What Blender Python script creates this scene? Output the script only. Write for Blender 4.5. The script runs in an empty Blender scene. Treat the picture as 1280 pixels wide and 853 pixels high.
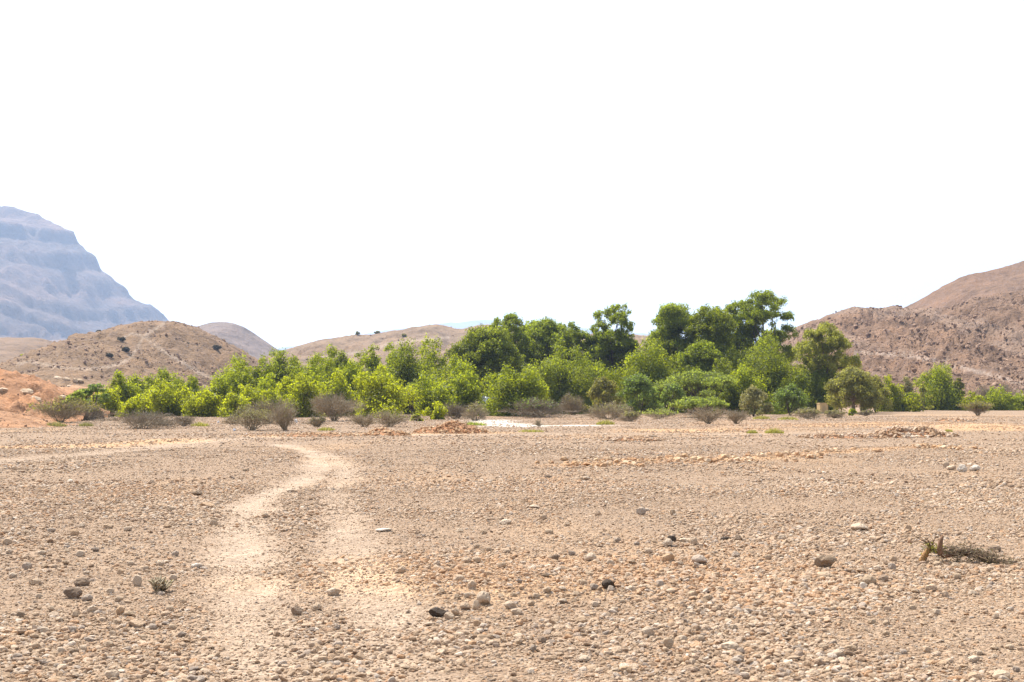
import bpy, math
import numpy as np
from mathutils import Vector
R = math.radians
SC = bpy.context.scene
COL = SC.collection

# ------------------------------------------------------------------ camera
F = 1600.0                     # focal length in photo pixels (1280 x 853)
HZ = 497.0                     # horizon row
CAMZ = 1.65
PITCH = math.atan((HZ - 426.5) / F)
cam_d = bpy.data.cameras.new('camera'); cam = bpy.data.objects.new('camera', cam_d); COL.objects.link(cam)
cam_d.sensor_width = 36.0; cam_d.lens = F * 36.0 / 1280.0
cam_d.clip_start = 0.1; cam_d.clip_end = 40000
cam.location = (0, 0, CAMZ); cam.rotation_euler = (math.pi / 2 + PITCH, 0, 0)
SC.camera = cam
# ------------------------------------------------------------------ sky, sun, exposure
SUN_EL, SUN_AZ = R(56), R(-40)           # azimuth clockwise from +Y: beyond the trees, to the left
w = bpy.data.worlds.new('World'); SC.world = w; w.use_nodes = True
nt = w.node_tree; nt.nodes.clear()
sky = nt.nodes.new('ShaderNodeTexSky'); sky.sky_type = 'NISHITA'; sky.sun_disc = False
sky.sun_elevation = SUN_EL; sky.sun_rotation = SUN_AZ
sky.air_density = 1.0; sky.dust_density = 1.0; sky.ozone_density = 1.0; sky.altitude = 100
hs = nt.nodes.new('ShaderNodeHueSaturation'); hs.inputs['Saturation'].default_value = 0.12
bg = nt.nodes.new('ShaderNodeBackground'); bg.inputs[1].default_value = 0.13
wo = nt.nodes.new('ShaderNodeOutputWorld')
nt.links.new(sky.outputs[0], hs.inputs['Color']); nt.links.new(hs.outputs[0], bg.inputs[0]); nt.links.new(bg.outputs[0], wo.inputs[0])
sl = bpy.data.lights.new('sun', 'SUN'); sl.energy = 5.0; sl.angle = R(0.53); sl.color = (1.0, 0.95, 0.875)
so = bpy.data.objects.new('sun', sl); COL.objects.link(so)
SUNV = Vector((math.cos(SUN_EL) * math.sin(SUN_AZ), math.cos(SUN_EL) * math.cos(SUN_AZ), math.sin(SUN_EL)))
so.rotation_euler = SUNV.to_track_quat('Z', 'Y').to_euler(); so.location = (-30, 40, 60)
SC.view_settings.view_transform = 'Standard'; SC.view_settings.look = 'None'
SC.view_settings.exposure = 1.06; SC.view_settings.gamma = 1.0
SC.view_settings.use_curve_mapping = False
SC.cycles.max_bounces = 8; SC.cycles.transparent_max_bounces = 4; SC.cycles.volume_bounces = 1
SC.cycles.use_denoising = True; SC.cycles.denoiser = 'OPENIMAGEDENOISE'; SC.cycles.denoising_input_passes = 'RGB_ALBEDO_NORMAL'; SC.cycles.denoising_prefilter = 'ACCURATE'
SC.cycles.sample_clamp_indirect = 10

# ------------------------------------------------------------------ numpy helpers
def _hash(ix, iy, seed):
    n = (ix.astype(np.int64) * 374761393 + iy.astype(np.int64) * 668265263 + seed * 1442695041) & 0x7fffffff
    n = ((n ^ (n >> 13)) * 1274126177) & 0x7fffffff
    n = ((n ^ (n >> 16)) * 60493) & 0x7fffffff
    return ((n ^ (n >> 15)) & 0xffff) / 65535.0
def vnoise(x, y, seed=0):
    x = np.asarray(x, float); y = np.asarray(y, float)
    ix = np.floor(x); iy = np.floor(y); fx = x - ix; fy = y - iy
    ux = fx * fx * fx * (fx * (fx * 6 - 15) + 10); uy = fy * fy * fy * (fy * (fy * 6 - 15) + 10)
    a = _hash(ix, iy, seed); b = _hash(ix + 1, iy, seed); c = _hash(ix, iy + 1, seed); d = _hash(ix + 1, iy + 1, seed)
    return (a + (b - a) * ux) * (1 - uy) + (c + (d - c) * ux) * uy
def fbm(x, y, seed=0, octv=4, gain=0.5, ridged=False):
    s = 0.0; a = 1.0; t = 0.0; ca, sa = math.cos(0.6), math.sin(0.6)
    for o in range(octv):
        n = vnoise(x, y, seed + o * 17) * 2 - 1
        if ridged: n = 1 - 2 * np.abs(n)
        s = s + a * n; t += a; a *= gain
        x, y = (x * ca - y * sa) * 2.03 + 5.1, (x * sa + y * ca) * 2.03 + 1.7
    return s / t
def sstep(a, b, x):
    t = np.clip((x - a) / (b - a), 0, 1); return t * t * (3 - 2 * t)
CP, SP = math.cos(PITCH), math.sin(PITCH)
def ray(px, py):
    """direction of a photo pixel, scaled so that the y component is 1"""
    a = (px - 640.0) / F; b = -(py - 426.5) / F
    dy = CP - b * SP; dz = SP + b * CP
    return a / dy, dz / dy
def seg_dist(X, Y, pts):
    """distance to a polyline and index parameter along it"""
    best = np.full(np.shape(X), 1e9)
    for (x0, y0), (x1, y1) in zip(pts[:-1], pts[1:]):
        dx, dy = x1 - x0, y1 - y0; L = dx * dx + dy * dy + 1e-9
        t = np.clip(((X - x0) * dx + (Y - y0) * dy) / L, 0, 1)
        best = np.minimum(best, np.hypot(X - x0 - t * dx, Y - y0 - t * dy))
    return best
def flat_pt(px, py):
    a, b = ray(px, py); D = CAMZ / -b
    return a * D, D
TRACKS = [([flat_pt(*p) for p in [(345, 900), (335, 853), (312, 760), (300, 700), (298, 660), (312, 632), (340, 614), (378, 600), (397, 586), (398, 572), (385, 562), (350, 555)]], 0.33),
          ([flat_pt(*p) for p in [(520, 900), (505, 853), (470, 760), (445, 705), (428, 665), (420, 635), (424, 612), (432, 595), (425, 578), (405, 565)]], 0.28),
          ([flat_pt(*p) for p in [(-120, 588), (0, 577), (100, 567), (200, 556.5), (290, 548.5), (400, 545), (520, 543.5), (640, 543)]], 0.75),
          ([flat_pt(*p) for p in [(620, 543), (760, 541), (860, 542), (960, 542), (1090, 538), (1200, 532), (1300, 528)]], 1.1)]
WHITE = [flat_pt(*p) for p in [(606, 525), (626, 529), (652, 534.5), (690, 533.5), (735, 532)]]
ORANGE = [[flat_pt(*p) for p in [(715, 582), (790, 578.5), (880, 576), (960, 571), (1040, 565), (1120, 560.5), (1195, 560)]],
          [flat_pt(*p) for p in [(0, 558), (120, 556), (220, 550)]],
          [flat_pt(*p) for p in [(340, 545), (430, 543), (520, 542), (600, 541)]],
          [flat_pt(*p) for p in [(1060, 532), (1160, 529), (1280, 536)]],
          [flat_pt(*p) for p in [(840, 538), (940, 536)]]]
ORW = [0.8, 1.5, 1.6, 5.0, 3.0]
PATCH = [flat_pt(*p) for p in [(500, 715), (580, 725), (700, 722), (800, 715), (900, 728)]]   # coarse cobbles over orange soil
def track_mask(X, Y):
    m = 0.0
    wob = 0.25 * (fbm(X * 0.9, Y * 0.9, 91, 3))
    for pts, wd in TRACKS:
        d = seg_dist(X, Y, pts)
        m = np.maximum(m, (1 - sstep(wd * 0.15, wd * 2.0, d + wob * min(1, wd * 2.2))) * (0.68 + 0.32 * sstep(-0.3, 0.4, fbm(X * 1.1, Y * 0.5, 92, 3))) * {0.33: 0.9, 0.28: 0.7, 0.75: 0.65}.get(wd, 0.35))
    return m
def orange_mask(X, Y):
    m = 0.0
    for pts, wd in zip(ORANGE, ORW):
        d = seg_dist(X, Y, pts)
        m = np.maximum(m, 1 - sstep(wd * 0.3, wd * 1.4, d + 0.5 * wd * fbm(X / wd, Y / wd, 33, 3)))
    d = seg_dist(X, Y, PATCH)
    m = np.maximum(m, 0.8 * (1 - sstep(0.4, 2.0, d + 0.8 * fbm(X * 0.8, Y * 0.8, 34, 3))))
    n = fbm(X * 0.16, Y * 0.09, 35, 4)
    return np.maximum(m, 0.4 * sstep(0.15, 0.55, n))
def white_mask(X, Y):
    return 0.9 * (1 - sstep(0.6, 3.0, seg_dist(X, Y, WHITE) + 2.2 * fbm(X * 0.35, Y * 0.2, 36, 4)))
def gh(X, Y):
    X = np.asarray(X, float); Y = np.asarray(Y, float)
    d = np.hypot(X, Y)
    z = 0.035 * fbm(X * 0.45, Y * 0.45, 5, 4) + 0.07 * fbm(X * 0.07, Y * 0.07, 6, 3) * sstep(6, 40, d)
    z = z - 0.035 * track_mask(X, Y) * (d < 60)
    return z + 0.05 * (1 - sstep(0.3, 1.6, seg_dist(X, Y, PATCH) + 0.6 * fbm(X, Y, 8, 2)))
def gz(x, y): return float(gh(np.array([x]), np.array([y]))[0])
def gp(px, py):
    """where the ray of a photo pixel meets the ground"""
    a, b = ray(px, py); z = 0.0
    for k in range(6):
        D = (CAMZ - z) / -b; z = gz(a * D, D)
    return a * D, D, z

def mesh_np(name, v, faces, smooth=False):
    """faces: list of integer arrays (n,3) or (n,4)"""
    me = bpy.data.meshes.new(name); v = np.asarray(v, np.float32)
    me.vertices.add(len(v)); me.vertices.foreach_set('co', v.ravel())
    faces = [np.asarray(f, np.int32) for f in faces if len(f)]
    nl = sum(f.size for f in faces); npol = sum(len(f) for f in faces)
    me.loops.add(nl); me.loops.foreach_set('vertex_index', np.concatenate([f.ravel() for f in faces]))
    tot = np.concatenate([np.full(len(f), f.shape[1], np.int32) for f in faces])
    st = np.concatenate([[0], np.cumsum(tot)[:-1]]).astype(np.int32)
    me.polygons.add(npol); me.polygons.foreach_set('loop_start', st)
    me.polygons.foreach_set('use_smooth', np.full(npol, smooth))
    me.update(calc_edges=True)
    return me
def fattr(me, name, arr):
    a = me.attributes.new(name, 'FLOAT', 'POINT'); a.data.foreach_set('value', np.asarray(arr, np.float32).ravel())
def link(name, me, mat=None, parent=None):
    o = bpy.data.objects.new(name, me); COL.objects.link(o)
    if mat is not None and not me.materials: me.materials.append(mat)
    if parent is not None: o.parent = parent
    return o
def tag(o, label=None, cat=None, group=None, kind=None):
    if label: o['label'] = label
    if cat: o['category'] = cat
    if group: o['group'] = group
    if kind: o['kind'] = kind
    return o
def empty(name, loc, rz=0.0):
    o = bpy.data.objects.new(name, None); COL.objects.link(o); o.location = loc; o.rotation_euler = (0, 0, rz)
    o.empty_display_size = 0.3
    return o
class MB:
    """collects vertices and faces"""
    def __init__(s): s.v = []; s.q = []; s.t = []; s.n = 0
    def add(s, v, q=None, t=None):
        v = np.asarray(v, float)
        if q is not None and len(q): s.q.append(np.asarray(q) + s.n)
        if t is not None and len(t): s.t.append(np.asarray(t) + s.n)
        s.v.append(v); s.n += len(v)
    def tube(s, pts, rad, sides=6):
        P = np.asarray(pts, float); n = len(P); rad = np.broadcast_to(np.asarray(rad, float), (n,))
        T = np.gradient(P, axis=0); T /= np.linalg.norm(T, axis=1)[:, None] + 1e-9
        ref = np.array([0.31, 0.95, 0.05]); A = np.cross(T, ref); A /= np.linalg.norm(A, axis=1)[:, None] + 1e-9
        B = np.cross(T, A); th = np.arange(sides) * 2 * math.pi / sides
        V = P[:, None] + rad[:, None, None] * (np.cos(th)[None, :, None] * A[:, None] + np.sin(th)[None, :, None] * B[:, None])
        V = V.reshape(-1, 3); i, j = np.meshgrid(np.arange(n - 1), np.arange(sides), indexing='ij'); j2 = (j + 1) % sides
        q = np.stack([i * sides + j, i * sides + j2, (i + 1) * sides + j2, (i + 1) * sides + j], -1).reshape(-1, 4)
        V = np.vstack([V, P[-1:], P[:1]]); k = np.arange(sides); k2 = (k + 1) % sides; b = (n - 1) * sides
        t = np.vstack([np.stack([b + k, b + k2, np.full(sides, n * sides)], -1), np.stack([k2, k, np.full(sides, n * sides + 1)], -1)])
        s.add(V, q, t)
    def box(s, c, d, rz=0.0):
        x, y, z = [k / 2 for k in d]
        V = np.array([(-x, -y, -z), (x, -y, -z), (x, y, -z), (-x, y, -z), (-x, -y, z), (x, -y, z), (x, y, z), (-x, y, z)])
        ca, sa = math.cos(rz), math.sin(rz)
        V = np.stack([V[:, 0] * ca - V[:, 1] * sa, V[:, 0] * sa + V[:, 1] * ca, V[:, 2]], -1) + np.asarray(c)
        s.add(V, [(0, 3, 2, 1), (4, 5, 6, 7), (0, 1, 5, 4), (1, 2, 6, 5), (2, 3, 7, 6), (3, 0, 4, 7)])
    def mesh(s, name, smooth=False):
        f = []
        if s.q: f.append(np.vstack(s.q))
        if s.t: f.append(np.vstack(s.t))
        return mesh_np(name, np.vstack(s.v), f, smooth)

# ------------------------------------------------------------------ materials
class NT:
    def __init__(s, name):
        s.m = bpy.data.materials.new(name); s.m.use_nodes = True; s.t = s.m.node_tree; s.t.nodes.clear()
    def n(s, typ, **kw):
        nd = s.t.nodes.new('ShaderNode' + typ)
        for k, v in kw.items():
            if k == 'i':
                for kk, vv in v.items():
                    if isinstance(vv, bpy.types.NodeSocket): s.t.links.new(vv, nd.inputs[kk])
                    else: nd.inputs[kk].default_value = vv
            else: setattr(nd, k, v)
        return nd
    def mix(s, f, a, b, typ='MIX'):
        nd = s.n('Mix', data_type='RGBA', blend_type=typ)
        for k, v in (('Factor', f), (6, a), (7, b)):
            sock = nd.inputs[0] if k == 'Factor' else nd.inputs[k]
            if isinstance(v, bpy.types.NodeSocket): s.t.links.new(v, sock)
            else: sock.default_value = v if k == 'Factor' else (tuple(v) + (1,) if len(v) == 3 else v)
        return nd.outputs[2]
    def math(s, op, a, b=0.0, c=0.0):
        nd = s.n('Math', operation=op)
        for k, v in enumerate((a, b, c)):
            if isinstance(v, bpy.types.NodeSocket): s.t.links.new(v, nd.inputs[k])
            else: nd.inputs[k].default_value = v
        return nd.outputs[0]
    def ramp(s, fac, stops):
        nd = s.n('ValToRGB'); cr = nd.color_ramp
        while len(cr.elements) < len(stops): cr.elements.new(0.5)
        for e, (p, c) in zip(cr.elements, stops): e.position = p; e.color = tuple(c) + (1,)
        s.t.links.new(fac, nd.inputs[0]); return nd.outputs[0]
    def noise(s, vec, scale, detail=4, rough=0.55):
        return s.n('TexNoise', i={'Vector': vec, 'Scale': scale, 'Detail': detail, 'Roughness': rough}).outputs[0]
    def out(s, surf):
        o = s.n('OutputMaterial'); s.t.links.new(surf, o.inputs['Surface']); return s.m
    def bsdf(s, col, rough=0.9, normal=None, spec=0.2):
        b = s.n('BsdfPrincipled', i={'Base Color': col if isinstance(col, bpy.types.NodeSocket) else tuple(col) + (1,), 'Roughness': rough, 'Specular IOR Level': spec})
        if normal is not None: s.t.links.new(normal, b.inputs['Normal'])
        return b.outputs[0]
    def bump(s, h, strength, dist):
        return s.n('Bump', i={'Height': h, 'Strength': strength, 'Distance': dist}).outputs[0]
    def attr(s, name, typ='GEOMETRY'): return s.n('Attribute', attribute_name=name, attribute_type=typ).outputs['Fac']
    def pos(s): return s.n('NewGeometry').outputs['Position']

def mat_ground():
    g = NT('gravel_ground'); p = g.pos()
    n1 = g.noise(p, 0.35, 5); n2 = g.noise(p, 3.0, 6, 0.65); n3 = g.noise(p, 26, 4, 0.7)
    base = g.ramp(n2, [(0.25, (0.205, 0.132, 0.082)), (0.5, (0.295, 0.20, 0.128)), (0.75, (0.385, 0.28, 0.19))])
    base = g.mix(g.math('MULTIPLY', n1, 0.5), base, (0.30, 0.225, 0.165))
    base = g.mix(g.attr('orange'), base, g.mix(n3, (0.42, 0.24, 0.11), (0.52, 0.36, 0.22)))
    base = g.mix(g.math('MULTIPLY', g.attr('track'), 0.4), base, g.mix(n2, (0.46, 0.37, 0.28), (0.55, 0.465, 0.375)))
    base = g.mix(g.attr('white'), base, g.mix(n2, (0.52, 0.46, 0.39), (0.72, 0.67, 0.61)))
    v = g.n('TexVoronoi', i={'Vector': p, 'Scale': 34.0, 'Randomness': 1.0})
    v2 = g.n('TexVoronoi', i={'Vector': p, 'Scale': 11.0, 'Randomness': 1.0})
    sp = g.n('SeparateColor', i={0: v.outputs['Color']}).outputs[0]
    sp2 = g.n('SeparateColor', i={0: v2.outputs['Color']}).outputs[1]
    base = g.mix(0.55, base, g.ramp(sp, [(0, (0.55, 0.5, 0.45)), (0.5, (1, 1, 1)), (1, (1.25, 1.2, 1.15))]), 'MULTIPLY')
    base = g.mix(0.35, base, g.ramp(sp2, [(0, (0.6, 0.55, 0.5)), (0.45, (1, 1, 1)), (1, (1.2, 1.17, 1.12))]), 'MULTIPLY')
    h = g.math('ADD', g.math('MULTIPLY', v.outputs['Distance'], -0.6), g.math('MULTIPLY', v2.outputs['Distance'], -0.9))
    h = g.math('ADD', h, g.math('MULTIPLY', n3, 0.5))
    k = g.math('SUBTRACT', 1.0, g.math('MULTIPLY', g.attr('track'), 0.4))
    nb = g.n('Bump', i={'Height': h, 'Strength': k, 'Distance': 0.035}).outputs[0]
    return g.out(g.bsdf(base, 0.95, nb))
def mat_stone(name, stops, src='INSTANCER', gain=1.0):
    g = NT(name); p = g.n('TexCoord').outputs['Object']
    if src == 'INSTANCER': t = g.attr('tint', 'INSTANCER')
    else: t = g.n('ObjectInfo').outputs['Random']
    c = g.ramp(t, stops)
    n = g.noise(p, 2.2, 5, 0.7)
    c = g.mix(0.6, c, g.ramp(n, [(0.25, (0.62, 0.58, 0.54)), (0.5, (1, 1, 1)), (0.8, (1.18, 1.14, 1.1))]), 'MULTIPLY')
    nb = g.bump(g.noise(p, 5.0, 4, 0.7), 0.5, 0.12)
    return g.out(g.bsdf(c, 0.9, nb))
def mat_hill(name, c0, c1, c2, scale, pale=(0.45, 0.35, 0.27), rock=(0.2, 0.14, 0.11), strata=0.0, bumpd=1.0, hs=1.0):
    g = NT(name); p = g.pos()
    n1 = g.noise(p, 0.012 * scale, 5); n2 = g.noise(p, 0.11 * scale, 6, 0.68); n3 = g.noise(p, 0.7 * scale, 5, 0.75)
    c = g.ramp(n1, [(0.3, c0), (0.5, c1), (0.72, c2)])
    c = g.mix(0.75, c, g.ramp(n2, [(0.30, (0.45, 0.42, 0.4)), (0.47, (0.95, 0.95, 0.95)), (0.70, (1.35, 1.28, 1.2))]), 'MULTIPLY')
    c = g.mix(g.ramp(n3, [(0.53, (0, 0, 0)), (0.66, (0.8, 0.8, 0.8))]), c, rock)
    if strata:
        sx = g.n('SeparateXYZ', i={0: p})
        cz = g.n('CombineXYZ', i={0: g.math('MULTIPLY', sx.outputs[0], 0.06), 1: g.math('MULTIPLY', sx.outputs[1], 0.06), 2: g.math('ADD', sx.outputs[2], g.math('MULTIPLY', n1, 260.0))}).outputs[0]
        ns = g.noise(cz, strata, 4, 0.6)
        c = g.mix(g.math('MULTIPLY', n1, 0.9), c, g.ramp(ns, [(0.38, (0.35, 0.33, 0.33)), (0.5, (1, 1, 1)), (0.62, (1.7, 1.45, 1.25))]), 'MULTIPLY')
    c = g.mix(g.math('MULTIPLY', g.attr('pale'), 0.5), c, pale)
    nb = g.bump(g.math('ADD', n3, g.math('MULTIPLY', n2, 3.0)), 1.0, bumpd)
    return g.out(g.bsdf(c, 0.95, nb))
def mat_leaf(name, col, trans, tr=0.5, var=0.35):
    g = NT(name)
    t = g.attr('tint')
    lo = tuple(k * (1 - var) for k in col); hi = tuple(k * (1 + var) for k in col)
    c = g.ramp(t, [(0.0, lo), (1.0, hi)])
    lo2 = tuple(k * (1 - var) for k in trans); hi2 = tuple(k * (1 + var) for k in trans)
    c2 = g.ramp(t, [(0.0, lo2), (1.0, hi2)])
    d = g.bsdf(c, 0.55, None, 0.3)
    tl = g.n('BsdfTranslucent', i={'Color': c2}).outputs[0]
    mx = g.n('MixShader', i={0: tr, 1: d, 2: tl}).outputs[0]
    return g.out(mx)
def mat_plain(name, col, rough=0.8, scale=8.0, var=0.3, spec=0.2):
    g = NT(name); n = g.noise(g.n('TexCoord').outputs['Object'], scale, 5, 0.65)
    c = g.ramp(n, [(0.3, tuple(k * (1 - var) for k in col)), (0.7, tuple(min(1, k * (1 + var)) for k in col))])
    return g.out(g.bsdf(c, rough, g.bump(n, 0.3, 0.02), spec))

TAN = [(0.0, (0.26, 0.172, 0.112)), (0.18, (0.38, 0.265, 0.17)), (0.4, (0.46, 0.335, 0.228)), (0.6, (0.53, 0.40, 0.285)), (0.76, (0.46, 0.272, 0.148)), (0.88, (0.35, 0.275, 0.215)), (0.96, (0.64, 0.525, 0.41)), (1.0, (0.22, 0.17, 0.135))]
M = {}
M['ground'] = mat_ground()
M['gravel'] = mat_stone('gravel_stone', TAN)
M['rubble'] = mat_stone('orange_rubble', [(0, (0.36, 0.19, 0.085)), (0.4, (0.48, 0.28, 0.13)), (0.75, (0.55, 0.38, 0.22)), (1, (0.62, 0.47, 0.32))])
M['brown_rubble'] = mat_stone('brown_rubble', [(0, (0.27, 0.17, 0.10)), (0.4, (0.40, 0.26, 0.15)), (0.75, (0.46, 0.34, 0.24)), (1, (0.52, 0.42, 0.32))])
OBJ = 'OBJECT'
M['tan'] = mat_stone('tan_stone', [(0, (0.40, 0.29, 0.19)), (0.35, (0.47, 0.35, 0.24)), (0.7, (0.52, 0.41, 0.30)), (1, (0.45, 0.30, 0.18))], OBJ)
M['grey'] = mat_stone('grey_stone', [(0, (0.30, 0.235, 0.18)), (0.5, (0.38, 0.30, 0.23)), (1, (0.42, 0.335, 0.26))], OBJ)
M['dark'] = mat_stone('brown_stone', [(0, (0.19, 0.135, 0.095)), (0.5, (0.25, 0.18, 0.12)), (1, (0.28, 0.20, 0.14))], OBJ)
M['black'] = mat_stone('charred_stone', [(0, (0.04, 0.028, 0.02)), (1, (0.07, 0.05, 0.035))], OBJ)
M['pale'] = mat_stone('pale_stone', [(0, (0.54, 0.46, 0.37)), (1, (0.64, 0.56, 0.46))], OBJ)
M['ledge'] = mat_stone('ledge_stone', [(0, (0.42, 0.31, 0.2)), (1, (0.5, 0.38, 0.27))], OBJ)
M['hillrock'] = mat_stone('hill_rock', [(0, (0.19, 0.12, 0.08)), (0.5, (0.25, 0.16, 0.108)), (1, (0.32, 0.21, 0.145))])
M['hill_l'] = mat_hill('left_hill', (0.198, 0.122, 0.066), (0.239, 0.151, 0.085), (0.216, 0.144, 0.089), 1.0)
M['hill_m'] = mat_hill('mid_ridge', (0.199, 0.128, 0.077), (0.243, 0.164, 0.103), (0.225, 0.159, 0.107), 0.8)
M['hill_r'] = mat_hill('right_hill', (0.184, 0.110, 0.068), (0.225, 0.138, 0.087), (0.198, 0.126, 0.083), 1.0, pale=(0.5, 0.4, 0.33), rock=(0.19, 0.13, 0.105))
M['hill_r2'] = mat_hill('right_hill_back', (0.180, 0.106, 0.065), (0.198, 0.117, 0.071), (0.189, 0.119, 0.076), 0.8, rock=(0.22, 0.15, 0.12))
M['hill_f'] = mat_hill('grey_hill', (0.176, 0.136, 0.112), (0.216, 0.160, 0.132), (0.200, 0.160, 0.136), 0.5, bumpd=2)
M['mount'] = mat_hill('mountain_rock', (0.12, 0.082, 0.07), (0.155, 0.107, 0.085), (0.14, 0.102, 0.088), 0.14, strata=0.012, bumpd=10, rock=(0.10, 0.075, 0.065))
M['bank'] = mat_hill('orange_earth', (0.38, 0.175, 0.08), (0.42, 0.22, 0.115), (0.40, 0.24, 0.14), 4.0, rock=(0.33, 0.2, 0.12), bumpd=0.25)
M['bark'] = mat_plain('bark', (0.10, 0.075, 0.055), 0.9, 4)
M['palebark'] = mat_plain('pale_bark', (0.24, 0.18, 0.13), 0.9, 4)
M['yellow'] = mat_leaf('yellow_green_leaf', (0.155, 0.165, 0.015), (0.47, 0.50, 0.012), 0.57)
M['lime'] = mat_leaf('fresh_green_leaf', (0.12, 0.15, 0.016), (0.40, 0.44, 0.012), 0.54)
M['green'] = mat_leaf('mid_green_leaf', (0.10, 0.12, 0.018), (0.32, 0.36, 0.014), 0.54)
M['deep'] = mat_leaf('deep_green_leaf', (0.11, 0.13, 0.024), (0.34, 0.40, 0.02), 0.56)
M['feather2'] = mat_leaf('dusty_olive_leaf', (0.165, 0.16, 0.05), (0.40, 0.38, 0.06), 0.52)
M['feather'] = mat_leaf('feathery_leaf', (0.16, 0.165, 0.04), (0.42, 0.42, 0.05), 0.55)
M['olive'] = mat_leaf('olive_leaf', (0.14, 0.13, 0.04), (0.34, 0.31, 0.05), 0.5)
M['acacia'] = mat_leaf('acacia_leaf', (0.105, 0.13, 0.04), (0.27, 0.36, 0.045), 0.5)
M['bright'] = mat_leaf('bright_acacia_leaf', (0.14, 0.165, 0.038), (0.36, 0.42, 0.05), 0.55)
M['drygreen'] = mat_leaf('dry_green_leaf', (0.19, 0.175, 0.075), (0.34, 0.31, 0.09), 0.45)
M['grass'] = mat_leaf('grass_blade', (0.24, 0.22, 0.07), (0.45, 0.42, 0.08), 0.5)
M['twigleaf'] = mat_leaf('dusty_dark_leaf', (0.10, 0.085, 0.06), (0.13, 0.115, 0.07), 0.35)
M['twig'] = mat_plain('grey_twig', (0.31, 0.25, 0.165), 0.9, 3)
M['twigdark'] = mat_plain('dark_twig', (0.24, 0.195, 0.135), 0.9, 3)

# ------------------------------------------------------------------ ground sheet (polar grid, fine where the photo looks)
def build_ground():
    fine = np.linspace(-33, 33, 420)
    coarse = np.concatenate([np.linspace(-180, -33, 40)[:-1], fine, np.linspace(33, 180, 40)[1:]])
    th = np.radians(coarse)[:-1]
    r = np.concatenate([np.linspace(0.4, 5.0, 10), np.geomspace(5.0, 200, 280)[1:], np.geomspace(200, 10600, 64)[1:]])
    T, RR = np.meshgrid(th, r); X = RR * np.sin(T); Y = RR * np.cos(T)
    n_r, n_t = X.shape
    Z = gh(X, Y) - 0.004 * np.maximum(0, RR - 220) * (RR > 220) * 0.15
    v = np.stack([X, Y, Z], -1).reshape(-1, 3)
    i, j = np.meshgrid(np.arange(n_r - 1), np.arange(n_t), indexing='ij'); j2 = (j + 1) % n_t
    q = np.stack([i * n_t + j, i * n_t + j2, (i + 1) * n_t + j2, (i + 1) * n_t + j], -1).reshape(-1, 4)[:, ::-1]
    v = np.vstack([v, [[0, 0, Z[0].mean()]]]); c = len(v) - 1; k = np.arange(n_t)
    t = np.stack([k, np.full(n_t, c), (k + 1) % n_t], -1)
    me = mesh_np('ground', v, [q, t[:, ::-1]], True)
    xx, yy = v[:, 0], v[:, 1]
    fattr(me, 'track', track_mask(xx, yy)); fattr(me, 'orange', orange_mask(xx, yy)); fattr(me, 'white', white_mask(xx, yy))
    o = link('ground', me, M['ground'])
    tag(o, 'stony tan gravel plain crossed by pale wheel tracks', 'ground', kind='structure')
build_ground()

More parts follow.
